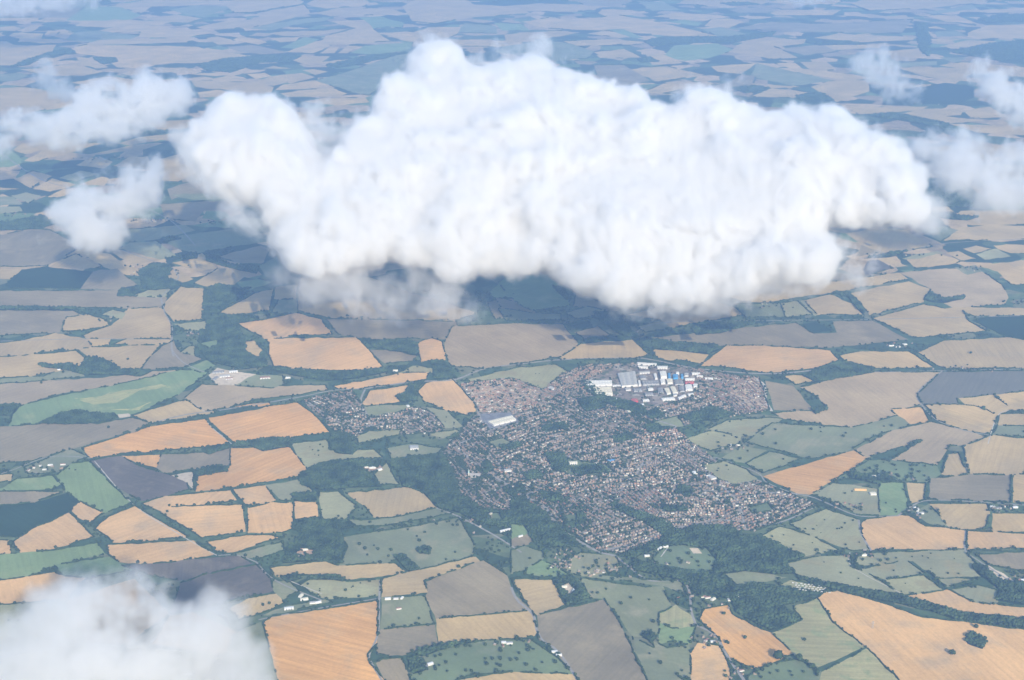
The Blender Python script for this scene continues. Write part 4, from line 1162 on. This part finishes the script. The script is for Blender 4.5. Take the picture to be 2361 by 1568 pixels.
for d in DIST:
    a=gp(d[0],d[1]); b=gp(d[0]+20*d[2],d[1]+20*d[3]); ang=math.atan2(b[1]-a[1],b[0]-a[0]); DW.append((a[0],a[1],ang)+d[4:])
hs=[]
DX=np.array([(d[0],d[1]) for d in DW])
for di,d in enumerate(DW):
    c,s=math.cos(d[2]),math.sin(d[2]); R=430
    v=-R
    while v<R:
        for off in (0,21):
            u=-R
            while u<R:
                ln=random.choice([8,9,9,10,12,16]) if d[5]!=1 else random.choice([7,8,9]); u+=ln/2+random.uniform(2.5,9)
                w=v+off+26*noise.noise(Vector((u/190,v/190,di)))+random.uniform(-1.2,1.2)
                x=d[0]+u*c-w*s; y=d[1]+u*s+w*c
                hs.append((x,y,d[2]+random.gauss(0,.05)+.25*noise.noise(Vector((u/150,v/150,di+40))),ln,di)); u+=ln/2
        v+=d[3]*random.uniform(.85,1.25)
hs=np.array(hs); near_d=((hs[:,None,:2]-DX[None])**2).sum(2).argmin(1); hs=hs[near_d==hs[:,4].astype(int)]
ta=type_at(hs[:,:2]); hs=hs[np.isin(ta,U)]; hs=hs[~near_road(hs[:,:2],9)]; hs=hs[RNG.random(len(hs))>.10+.5*np.maximum(0,np.array([noise.noise(Vector((x/95,y/95,7))) for x,y in hs[:,:2]]))]
# spread villages and hamlets: clusters of houses among trees
VIL='''Q3 5 150 60 450,105;Q3 4 140 60 210,600;Q3 3 90 50 1240,490;Q3 3 100 50 1400,975;Q3 3 90 60 1460,975;Q3 3 80 60 2330,1405;Q3 4 120 50 1700,150;Q1 14 170 90 700,1260;Q1 8 160 60 680,1230;Q1 6 80 50 870,1535;Q1 5 60 40 930,1530;Q1 10 200 60 680,1015;Q1 6 90 50 985,1025;Q1 8 150 70 30,990;Q1 5 120 50 1660,1465;Q1 4 60 50 500,1470;Q1 6 300 90 1720,280;Q1 4 200 90 1860,275;Q1 8 300 90 500,735;Q2 10 220 70 1980,930;Q2 8 300 50 1750,1175;Q2 5 80 40 2110,1235;Q2 5 80 50 2330,1395;Q2 5 140 60 1190,1410;Q2 6 260 60 1880,62;Q2 4 200 60 1900,470;Q4 16 260 60 560,1050;Q4 12 200 60 460,1080;Q4 9 180 70 930,1200;Q4 6 120 50 880,1115;Q4 14 60 200 250,970;Q4 10 60 160 225,1010;Q4 8 120 70 900,1390;Q4 5 90 40 1060,1530;Q4 8 160 50 2300,778;Q4 6 100 50 1870,790;Q4 8 160 60 1630,1000;Q4 8 180 50 1540,765;Q4 6 160 50 1700,632;Q4 6 120 60 1780,30;Q4 9 220 40 2060,135;Q4 6 120 50 2340,1110;Q4 5 90 60 1030,490;Q4 5 100 40 1480,160;Q3 10 160 60 2150,850;Q3 8 150 60 2240,800'''
vil=[]
for seg in VIL.replace('\n',';').split(';'):
    q,n,rx,ry,p=seg.split(); X0,Y0=gp(*full(q,*map(float,p.split(','))))
    for _ in range(int(n)):
        x=X0+random.gauss(0,float(rx)*.45); y=Y0+random.gauss(0,float(ry)*.45*max(1,math.hypot(X0,Y0)/7000)); vil.append((x,y,random.uniform(0,3.14),random.choice([10,12,16]),-1))
    for _ in range(int(int(n)*2.2)):
        x=X0+random.gauss(0,float(rx)*.6); y=Y0+random.gauss(0,float(ry)*.6); r=random.uniform(4,8); rest_items.append((x,y,r*.9,r,r))
hs=np.concatenate([hs,np.array(vil)]); hs=hs[[vis(x,y) for x,y in hs[:,:2]]]
pxs=np.array([px_of(x,y) for x,y in hs[:,:2]]); print('houses',len(hs))
hs=hs[np.argsort(np.hypot(hs[:,0],hs[:,1]))]
def house_arr(ln,dp,h,rh):
    a,b=ln/2,dp/2; e=.4
    V=[(-a,-b,0),(a,-b,0),(a,b,0),(-a,b,0),(-a,-b,h),(a,-b,h),(a,b,h),(-a,b,h),(-a,0,h+rh),(a,0,h+rh)]
    Wl=[(0,1,5,4),(1,2,6,5),(2,3,7,6),(3,0,4,7),(5,6,9,9),(7,4,8,8)]
    R=[(-a-e,-b-e,h-.15),(a+e,-b-e,h-.15),(a+e,0,h+rh+.15),(-a-e,0,h+rh+.15),(a+e,b+e,h-.15),(-a-e,b+e,h-.15)]
    Rf=[(0,1,2,3),(3,2,4,5)]
    return V,Wl,R,Rf
def pick(di):
    if di<0: cw,st=.6,0
    else: cw,st=DW[int(di)][4],DW[int(di)][5]
    wm=(2 if random.random()<.3 else 0) if random.random()<cw*.36 else 1
    rm=random.choices([0,1,2],[[.42,.5,.08],[.4,.57,.03],[.4,.25,.35]][st])[0]; return wm,rm
def face_mesh(name,V,Fc,mats,mi=None):
    me=bpy.data.meshes.new(name); me.from_pydata([tuple(v) for v in V],[],[tuple(dict.fromkeys(f)) for f in Fc])
    for m in mats: me.materials.append(m)
    if mi is not None: me.polygons.foreach_set('material_index',mi)
    me.update(); return me
HM={}
def hparts(ln,wm,rm):
    k=(ln,wm,rm)
    if k not in HM:
        V,Wl,R,Rf=house_arr(ln,8,5.2,2.9); cx=ln*.3
        Cv=[(cx+a*.5,b*.5,z) for z in (7,9.2) for a,b in ((-1,-1),(1,-1),(1,1),(-1,1))]; Cf=[(0,1,5,4),(1,2,6,5),(2,3,7,6),(3,0,4,7),(4,5,6,7)]
        HM[k]=(face_mesh('wall',V,Wl,[HWALL[wm]]),face_mesh('roof',R,Rf,[HROOF[rm]]),face_mesh('chimney',Cv,Cf,[HWALL[1]]))
    return HM[k]
WN=['cream walled','brick','white walled']; RNM=['brown roofed','grey roofed','red roofed']
bV=[];bF=[];bM=[];off=0
for i,(x,y,a,ln,di) in enumerate(hs):
    wm,rm=pick(di)
    if i<290:
        e=bpy.data.objects.new('house',None); COL.objects.link(e); e.location=(x,y,0); e.rotation_euler=(0,0,a)
        w_,r_,c_=hparts(int(ln),wm,rm); link('wall',w_,e); ro=link('roof',r_,e); link('chimney',c_,ro)
        w,n,d=locate(x,y); lab=f'{WN[wm]} {RNM[rm]} house {w} the {n}'; tag(e,lab,'house',f'{WN[wm]} {RNM[rm]} houses {w} the {n}')
    else:
        V,Wl,R,Rf=house_arr(ln,random.uniform(7,9),random.uniform(4.6,6),random.uniform(2.2,3.4)); c,s=math.cos(a),math.sin(a)
        T=[(x+p*c-q*s,y+p*s+q*c,z) for p,q,z in V+R]; bV+=T; nV=len(V)
        for f in Wl: bF.append([off+k for k in f]); bM.append(wm)
        for f in Rf: bF.append([off+nV+k for k in f]); bM.append(3+rm)
        off+=len(T)
tag(link('houses',face_mesh('houses',bV,bF,HWALL+HROOF,bM)),kind='stuff')
# garden and street trees of the town
gt=[]
for i in U:
    pl=PW[i-1]; lo,hi=pl.min(0),pl.max(0); Q=RNG.uniform(lo,hi,(int((hi-lo).prod()/95),2)); Q=Q[type_at(Q)==i]
    dn=((Q[:,None]-DX[None])**2).sum(2).argmin(1); rate=np.array([DW[k][6] for k in dn]); cl=np.array([noise.noise(Vector((x/110,y/110,2))) for x,y in Q])
    Q=Q[RNG.random(len(Q))<rate*(.34+2.2*np.maximum(cl-.05,0))]; Q=Q[~near_road(Q,6)]
    gt+=[(x,y,r*.8,r,r*.9) for (x,y),r in zip(Q,RNG.uniform(3,7.5,len(Q)))]
for i in [k+1 for k,p in enumerate(polys) if p[0] in 'Yr' or (p[0]=='g' and min(q[1] for q in p[1])>830)]:   # clumps round the yards, bushes in the rough pastures
    pl=PW[i-1]; lo,hi=pl.min(0),pl.max(0); Q=RNG.uniform(lo,hi,(int((hi-lo).prod()/(260 if polys[i-1][0]=='Y' else 1500)),2)); Q=Q[type_at(Q)==i]
    if len(Q): cl=np.array([noise.noise(Vector((x/90,y/90,22))) for x,y in Q]); Q=Q[RNG.random(len(Q))<.06+1.5*np.maximum(cl-.12,0)]
    gt+=[(x,y,r*.8,r,r*.9) for (x,y),r in zip(Q,RNG.uniform(2.5,6,len(Q)))]
print('town trees',len(gt)); rest_items+=gt
tag(link('tree_cover',bake('tree_cover',rest_items,MID,M_TREE)),kind='stuff')
# ---------- warehouses, halls and schools ----------
def prism(name,P,z0,z1,mat,parent):
    n=len(P); V=[(x,y,z0) for x,y in P]+[(x,y,z1) for x,y in P]; Fc=[(i,(i+1)%n,n+(i+1)%n,n+i) for i in range(n)]+[tuple(range(n,2*n))]
    return link(name,face_mesh(name,V,Fc,[mat]),parent)
def ccw(P):
    A2=sum(P[i][0]*P[(i+1)%4][1]-P[(i+1)%4][0]*P[i][1] for i in range(4)); return P if A2>0 else P[::-1]
CN={'t':'clay red','w':'white','e':'cream','a':'silver grey','g':'dark grey','b':'bright blue','r':'red','o':'straw coloured'}
def big_building(P,h,key,name,cat,group,noun,ll):
    P=ccw(P); c=np.mean(P,0); P=[np.array(p)-c for p in P]
    L0=np.hypot(*(P[1]-P[0]))+np.hypot(*(P[2]-P[3])); L1=np.hypot(*(P[2]-P[1]))+np.hypot(*(P[3]-P[0]))
    if L0<L1: P=P[1:]+P[:1]; L0,L1=L1,L0
    e=bpy.data.objects.new(name,None); COL.objects.link(e); e.location=(*c,0)
    wk='b' if key=='b' else 'r' if key=='r' else 'o' if key=='o' else 'g' if key in 'g' else 'w'
    prism('wall',P,0,h,WALLM[wk],e)
    # shallow ridged spans running along the long side
    n=max(1,int(round(L1/2/32))); V=[];Fc=[]; rise=min(2.6,L1/2/n*.09)
    for k in range(n):
        q=lambda t,s:(P[0]+(P[1]-P[0])*s)*(1-t)+(P[3]+(P[2]-P[3])*s)*t
        t0,t1,tm=k/n,(k+1)/n,(k+.5)/n; b=len(V)
        for t,z in ((t0,.05),(tm,rise),(t1,.05)):
            for s in (-.004,1.004): V.append((*q(t,s),h+z))
        Fc+=[(b,b+1,b+3,b+2),(b+2,b+3,b+5,b+4),(b,b+2,b+4,b+4),(b+1,b+5,b+3,b+3)]
    ro=link('roof',face_mesh('roof',V,Fc,[ROOF[key]]),e)
    if L0/2>34 and key not in 'o':
        side=0 if (P[0]+P[1])[1]<(P[2]+P[3])[1] else 2; A_,B_=P[side],P[(side+1)%4]; u=(B_-A_)/np.hypot(*(B_-A_)); nn=np.array([u[1],-u[0]])
        for k in range(3):
            m=A_+(B_-A_)*(k+1)/4+nn*.12; D=[m-u*3,m+u*3]; link('loading_door',face_mesh('loading_door',[(*D[0],.05),(*D[1],.05),(*D[1],4.8),(*D[0],4.8)],[(0,1,2,3)],[M_DOOR]),e)
        Vv=[];Fv=[]
        for k in range(int(L0/2/16)):                       # rooflight strips
            s=(k+.5)/int(L0/2/16)
            for j in range(n):
                t=(j+.25)/n; a=(P[0]+(P[1]-P[0])*s)*(1-t)+(P[3]+(P[2]-P[3])*s)*t; vv=(P[3]-P[0])/np.hypot(*(P[3]-P[0])); b=len(Vv); r2=L1/2/n*.18; z=h+rise*.5+.08; dz=rise*.36
                Vv+=[(*(a-u*.6-vv*r2),z-dz),(*(a+u*.6-vv*r2),z-dz),(*(a+u*.6+vv*r2),z+dz),(*(a-u*.6+vv*r2),z+dz)]; Fv.append((b,b+1,b+2,b+3))
        link('rooflight',face_mesh('rooflight',Vv,Fv,[ROOF['g' if key in 'we' else 'w']]),ro)
    tag(e,cat=cat,group=group); ll.append((e,CN[key]+(' long' if L0/L1>2.2 else ''),*c))
ll=[]; bp=[]
for ln in BLD.strip().split('\n'):
    q,key,h,*pp=ln.split(); h=float(h); P=[gp(*full(q,*map(float,p.split(','))),h) for p in pp]; bp.append(np.mean(P,0))
    if q in('T2',): nm,cat,gr,no='warehouse','warehouse','buildings of the industrial estate','warehouse'
    else: nm,cat,gr,no='hall','hall','large flat roofed buildings in the town','flat roofed building'
    big_building([np.array(p) for p in P],h,key,nm,cat,gr,no,ll)
label_all(ll,'flat roofed building')
ll=[]
for ln in BARN.strip().split('\n'):
    q,key,L_,W_,an,xy=ln.split(); x,y=xy.split(','); c=np.array(gp(*full(q,float(x),float(y)))); an=float(an); u=np.array([math.cos(an),math.sin(an)])*float(L_)/2; v=np.array([-math.sin(an),math.cos(an)])*float(W_)/2
    big_building([c-u-v,c+u-v,c+u+v,c-u+v],6.5 if float(L_)>22 else 5,key,'barn','barn','farm buildings','barn',ll)
label_all(ll,'farm building')
# ---------- church ----------
cx,cyy=gp(*full('T3',328,414)); e=bpy.data.objects.new('church',None); COL.objects.link(e); e.location=(cx,cyy,0); e.rotation_euler=(0,0,-.05)
tag(e,'stone church with a tall pale green spire and long grey roof','church')
def boxm(name,x0,x1,y0,y1,z0,z1,mat,par): return prism(name,[(x0,y0),(x1,y0),(x1,y1),(x0,y1)],z0,z1,mat,par)
tw=boxm('tower',-4,4,-4,4,0,18,M_STONE,e); bmv=[(-3.6,-3.6,18),(3.6,-3.6,18),(3.6,3.6,18),(-3.6,3.6,18),(0,0,42)]
link('spire',face_mesh('spire',bmv,[(0,1,4),(1,2,4),(2,3,4),(3,0,4)],[M_SPIRE]),e)
boxm('nave',4.02,60,-8,10,0,11,M_STONE,e); boxm('aisle',10,56,-17,-8.05,0,6,M_STONE,e)
link('nave_roof',face_mesh('nave_roof',[(3.9,-8.6,10.9),(60.5,-8.6,10.9),(60.5,1,17),(3.9,1,17),(60.5,10.6,10.9),(3.9,10.6,10.9)],[(0,1,2,3),(3,2,4,5),(0,3,5),(1,4,2)],[M_SLATE]),e)
link('aisle_roof',face_mesh('aisle_roof',[(9.6,-17.6,5.9),(56.4,-17.6,5.9),(56.4,-8.1,9.6),(9.6,-8.1,9.6),],[(0,1,2,3)],[M_SLATE]),e)
for k in range(5): link('window',face_mesh('window',[(13+k*9,-17.05,1.5),(15.5+k*9,-17.05,1.5),(15.5+k*9,-17.05,4.6),(13+k*9,-17.05,4.6)],[(0,1,2,3)],[M_DOOR]),e)
# ---------- pylon and caravans ----------
px_,py_=gp(*full('Q4',1664,1330)); e=bpy.data.objects.new('pylon',None); COL.objects.link(e); e.location=(px_,py_,0); tag(e,'thin steel lattice pylon standing alone in the widest pale field','pylon')
V=[];Fc=[]
def strut(a,b,r=.28):
    a,b=np.array(a,float),np.array(b,float); d=(b-a)/np.linalg.norm(b-a); p=np.cross(d,(.3,.5,.8)); p/=np.linalg.norm(p); q=np.cross(d,p); k=len(V)
    for c in (a,b): V.extend([tuple(c+p*r*math.cos(t)+q*r*math.sin(t)) for t in (0,1.57,3.14,4.71)])
    Fc.extend([(k+i,k+(i+1)%4,k+4+(i+1)%4,k+4+i) for i in range(4)])
lv=[(0,4),(9,3),(18,2.1),(26,1.3),(34,.6)]
for (z0,r0),(z1,r1) in zip(lv[:-1],lv[1:]):
    for k in range(4):
        a=(math.cos(k*1.5708+.785)*r0*1.41,math.sin(k*1.5708+.785)*r0*1.41,z0); b=(math.cos(k*1.5708+.785)*r1*1.41,math.sin(k*1.5708+.785)*r1*1.41,z1); c=(math.cos((k+1)*1.5708+.785)*r1*1.41,math.sin((k+1)*1.5708+.785)*r1*1.41,z1); strut(a,b); strut(a,c,.18)
link('mast',face_mesh('mast',V,Fc,[M_STEEL]),e)
for z,w in ((24,8),(29,6.5),(33,5)):
    V=[];Fc=[]; strut((-w,0,z),(w,0,z),.3); strut((-w,0,z),(0,0,z+2),.2); strut((w,0,z),(0,0,z+2),.2); link('crossarm',face_mesh('crossarm',V,Fc,[M_STEEL]),e)
cl=[]
bodyv=[(-3.2,-1.2,.5),(3.2,-1.2,.5),(3.2,1.2,.5),(-3.2,1.2,.5),(-2.8,-1.2,2.9),(3,-1.2,2.9),(3,1.2,2.9),(-2.8,1.2,2.9)]; BF=[(0,1,5,4),(1,2,6,5),(2,3,7,6),(3,0,4,7),(4,5,6,7),(3,2,1,0)]
CB=face_mesh('body',bodyv,BF,[WALLM['w']]); CWn=face_mesh('window',[(-2,-1.23,1.5),(2,-1.23,1.5),(2,-1.23,2.3),(-2,-1.23,2.3)],[(0,1,2,3)],[M_DOOR])
for r_ in range(4):
    for k in range(9):
        x,y=gp(*full('Q4',1300+k*17+r_*9+random.uniform(-3,3),1122+r_*10+k*1.6+random.uniform(-1.5,1.5))); c=bpy.data.objects.new('caravan',None); COL.objects.link(c); c.location=(x,y,0); c.rotation_euler=(0,0,random.uniform(-.2,.2)); c.scale=(1.5,1.5,1.2)
        link('body',CB,c); link('window',CWn,c); tag(c,'white caravan in the rows on the cream field above the dark plantation','caravan','caravans parked in rows on the cream field')
# ---------- haze ----------
hm=bpy.data.materials.new('haze_air'); hm.use_nodes=True; n=hm.node_tree; n.nodes.remove(n.nodes['Principled BSDF']); pv=n.nodes.new('ShaderNodeVolumePrincipled'); n.links.new(pv.outputs[0],n.nodes['Material Output'].inputs['Volume'])
pv.inputs['Color'].default_value=HAZE_COLOUR; pv.inputs['Density'].default_value=HAZE_DENSITY; pv.inputs['Anisotropy'].default_value=0.1
b=[(x,y,z) for z in (-1,H+12) for x,y in ((-X-900,-3400),(X+900,-3400),(X+900,96900),(-X-900,96900))]
tag(link('haze',face_mesh('haze',b,[(3,2,1,0),(4,5,6,7),(0,1,5,4),(1,2,6,5),(2,3,7,6),(3,0,4,7)],[hm])),kind='stuff')
# ---------- clouds ----------
def edge_d(P,poly):
    d=np.full(len(P),1e9)
    for i in range(len(poly)):
        a=np.array(poly[i],float); b=np.array(poly[(i+1)%len(poly)],float); ab=b-a; t=np.clip(((P-a)@ab)/(ab@ab),0,1); d=np.minimum(d,np.linalg.norm(P-a-t[:,None]*ab,axis=1))
    return d
core_m=plain('cloud_core',(.93,.93,.93),.01,.001)
def vol_mat(dens):
    m=bpy.data.materials.new('cloud_vapour'); m.use_nodes=True; n=m.node_tree; n.nodes.remove(n.nodes['Principled BSDF']); p=n.nodes.new('ShaderNodeVolumePrincipled'); n.links.new(p.outputs[0],n.nodes['Material Output'].inputs['Volume'])
    p.inputs['Color'].default_value=(.958,.954,.947,1); p.inputs['Density'].default_value=dens; p.inputs['Anisotropy'].default_value=.25; return m
def gn_cloud(lo,hi,res,noise_scale,amp,d_out,d_in,mat,as_mesh=False,shift=0,zlo=0,zhi=1,inner=False):
    ng=bpy.data.node_groups.new('cloud_shape','GeometryNodeTree'); ng.interface.new_socket('Geometry',in_out='INPUT',socket_type='NodeSocketGeometry'); ng.interface.new_socket('Geometry',in_out='OUTPUT',socket_type='NodeSocketGeometry')
    N=ng.nodes; K=ng.links; gi=N.new('NodeGroupInput'); go=N.new('NodeGroupOutput')
    def M(op,a,b):
        m=N.new('ShaderNodeMath'); m.operation=op
        for i,v in enumerate((a,b)):
            if hasattr(v,'links'): K.new(v,m.inputs[i])
            else: m.inputs[i].default_value=v
        return m.outputs[0]
    px=N.new('GeometryNodeProximity'); px.target_element='POINTS'; K.new(gi.outputs[0],px.inputs[0]); pos=N.new('GeometryNodeInputPosition')
    wn=N.new('ShaderNodeTexNoise'); wn.inputs['Scale'].default_value=noise_scale*.7; wn.inputs['Detail'].default_value=2; K.new(pos.outputs[0],wn.inputs['Vector'])
    wv=N.new('ShaderNodeVectorMath'); wv.operation='MULTIPLY_ADD'; K.new(wn.outputs['Color'],wv.inputs[0]); wv.inputs[1].default_value=(.35/noise_scale,)*3; K.new(pos.outputs[0],wv.inputs[2])
    nz=N.new('ShaderNodeTexNoise'); nz.inputs['Scale'].default_value=noise_scale; nz.inputs['Detail'].default_value=5; nz.inputs['Roughness'].default_value=.55; K.new(wv.outputs[0],nz.inputs['Vector'])
    n2=N.new('ShaderNodeTexNoise'); n2.inputs['Scale'].default_value=noise_scale*3.6; n2.inputs['Detail'].default_value=5; n2.inputs['Roughness'].default_value=.72; K.new(wv.outputs[0],n2.inputs['Vector'])
    dd=M('ADD',M('ADD',px.outputs['Distance'],M('MULTIPLY',M('SUBTRACT',nz.outputs[0],.5),amp)),M('MULTIPLY',M('SUBTRACT',n2.outputs[0],.5),amp*.42))
    mr=N.new('ShaderNodeMapRange'); mr.interpolation_type='SMOOTHSTEP'; mr.inputs[1].default_value=d_out; mr.inputs[2].default_value=d_in; K.new(dd,mr.inputs[0])
    vc=N.new('GeometryNodeVolumeCube'); vc.inputs['Min'].default_value=lo; vc.inputs['Max'].default_value=hi
    for i,k in enumerate(('Resolution X','Resolution Y','Resolution Z')): vc.inputs[k].default_value=max(8,int((hi[i]-lo[i])/res))
    if inner:                                              # a solid inner body, so that only the outer skin is ragged
        na=N.new('GeometryNodeInputNamedAttribute'); na.data_type='BOOLEAN'; na.inputs['Name'].default_value='inner'; sg=N.new('GeometryNodeSeparateGeometry')
        K.new(gi.outputs[0],sg.inputs[0]); K.new(na.outputs['Attribute'],sg.inputs['Selection']); p2=N.new('GeometryNodeProximity'); p2.target_element='POINTS'; K.new(sg.outputs[0],p2.inputs[0])
        K.new(M('MINIMUM',dd,M('SUBTRACT',p2.outputs['Distance'],34.0)),mr.inputs[0])
    sx=N.new('ShaderNodeSeparateXYZ'); K.new(pos.outputs[0],sx.inputs[0]); zr=N.new('ShaderNodeMapRange'); zr.interpolation_type='SMOOTHSTEP'; K.new(sx.outputs[2],zr.inputs[0])
    zr.inputs[1].default_value=zlo; zr.inputs[2].default_value=zhi; zr.inputs[3].default_value=1 if as_mesh else .04; zr.inputs[4].default_value=1
    K.new(M('MULTIPLY',mr.outputs[0],zr.outputs[0]),vc.inputs['Density']); last=vc.outputs[0]
    if as_mesh:
        vm=N.new('GeometryNodeVolumeToMesh'); vm.inputs['Threshold'].default_value=.5; K.new(last,vm.inputs[0]); last=vm.outputs[0]
    sm=N.new('GeometryNodeSetMaterial'); sm.inputs['Material'].default_value=mat; K.new(last,sm.inputs[0]); K.new(sm.outputs[0],go.inputs[0]); return ng
def cloud(key,label,ztop,dens,poly):
    big=key=='big'; low=key=='low'; fr=key.startswith('fringe')
    yy=[p[1] for p in poly]; ya,yb=min(yy),max(yy); y0,y1=(100,710) if fr else (ya,yb); zb=450
    dep=lambda y:PITCH+math.atan((y-784)/F)
    dist=(H-(zb+ztop)/2)/math.sin(dep((y0+y1)/2)); mpp=dist/F; sp=75 if big else 34 if low else 38 if fr else 60; st=sp/mpp
    ztop-=360
    if big or fr: ztop=1600
    g=np.array([(x+random.uniform(-.3,.3)*st,y+random.uniform(-.3,.3)*st) for x in np.arange(min(p[0] for p in poly),max(p[0] for p in poly),st) for y in np.arange(ya,yb,st)])
    g=g[in_poly(g,poly)]; ed=edge_d(g,poly)*mpp; rad=CPAR['rad']*(1 if big else .5 if low else .42 if fr else .75); k=ed>rad*(.72 if big else .42); g,ed=g[k],ed[k]; pts=[]; deep=[]; inn=[]
    for (x,y),e_ in zip(g,ed):
        f=(y-y0)/(y1-y0); z=ztop+(zb-ztop)*f; dc=(H-z)/math.tan(dep(y)); u=ray(x,y).normalized(); hd=math.hypot(u.x,u.y)
        t=min(math.sqrt(e_*(900 if big else 300))*.62,650 if big else 220); kk=-t*.35+ (80*noise.noise(Vector((x/190,y/90,3))) if big else 0); end=t*1.2
        k0=kk
        while kk<end:
            p=cam.location+u*((dc+kk)/hd)
            if p.z>240:
                pts.append(p[:]); inn.append(min(e_-rad*.42,(kk-k0)*1.1,end-kk)>85)
                if min(e_-rad*.42,(kk-k0)*1.1,end-kk)>240 and p.z>600: deep.append(p[:])
            kk+=sp*1.1
    if len(pts)<12: print('no',key); return
    P=np.array(pts); c=np.array([*P.mean(0)]); lo=P.min(0)-c-rad*1.7; hi=P.max(0)-c+rad*1.7
    vm=vol_mat(.03*dens*CPAR['dens']*(.75 if low else .46 if not big else 1))
    def pm(name,Q):
        me=bpy.data.meshes.new(name); me.from_pydata([tuple(q) for q in Q],[],[]); return me
    ns=1/CPAR['scale']*(1 if big else 2.0 if low else 1.9); amp=CPAR['amp']*(1 if big else .42 if low else .8)
    soft=0 if big else rad*.5
    mat_o=gn_cloud(tuple(lo),tuple(hi),13 if big else 8 if low else 12,ns,amp*(1 if big else 1.7),rad,rad*(.4 if big else .1),vm,False,0,200-c[2],(760 if big else 480)-c[2],big)
    me=pm('vapour',P-c); me.materials.append(vm); me.attributes.new('inner','BOOLEAN','POINT').data.foreach_set('value',inn); o=link('vapour',me); md=o.modifiers.new('shape','NODES'); md.node_group=mat_o
    if big:         # a dense heart, as a mesh well inside the vapour
        tmp=link('tmp',pm('tmp',np.array(deep)-c)); m2=tmp.modifiers.new('s','NODES'); m2.node_group=gn_cloud(tuple(lo),tuple(hi),34 if big else 22,ns,amp*(1 if big else 1.25),rad,rad*.35,core_m,True,0)
        dg=bpy.context.evaluated_depsgraph_get(); cm=bpy.data.meshes.new_from_object(tmp.evaluated_get(dg)); bpy.data.objects.remove(tmp)
        bm=bmesh.new(); bm.from_mesh(cm); left=set(bm.verts); best=[]
        while left:                                        # keep the one largest piece
            st=[left.pop()]; comp=list(st)
            while st:
                for e_ in st.pop().link_edges:
                    for v in e_.verts:
                        if v in left: left.discard(v); st.append(v); comp.append(v)
            if len(comp)>len(best): best=comp
        keep=set(best); bmesh.ops.delete(bm,geom=[v for v in bm.verts if v not in keep],context='VERTS'); bm.to_mesh(cm); bm.free()
        print(key,'core faces',len(cm.polygons)); cm.name='cloud'
        for p_ in cm.polygons: p_.use_smooth=True
        cm.materials.clear(); cm.materials.append(core_m)
        co=link('cloud',cm,loc=tuple(c))
    elif fr:
        o.parent=BIG[0]; o.location=Vector(c)-BIG[0].location; return
    else: co=bpy.data.objects.new('cloud',None); COL.objects.link(co); co.location=tuple(c)
    if big: BIG.append(co)
    o.parent=co; tag(co,label,'cloud','clouds over the fields')
BIG=[]
CPAR=dict(rad=125,dens=1.7,scale=400,amp=400)
for ln in CL.strip().split('\n'):
    key,label,zt,dn,pp=ln.split('|'); cloud(key,label,float(zt),float(dn),[tuple(map(float,p.split(','))) for p in pp.split()])
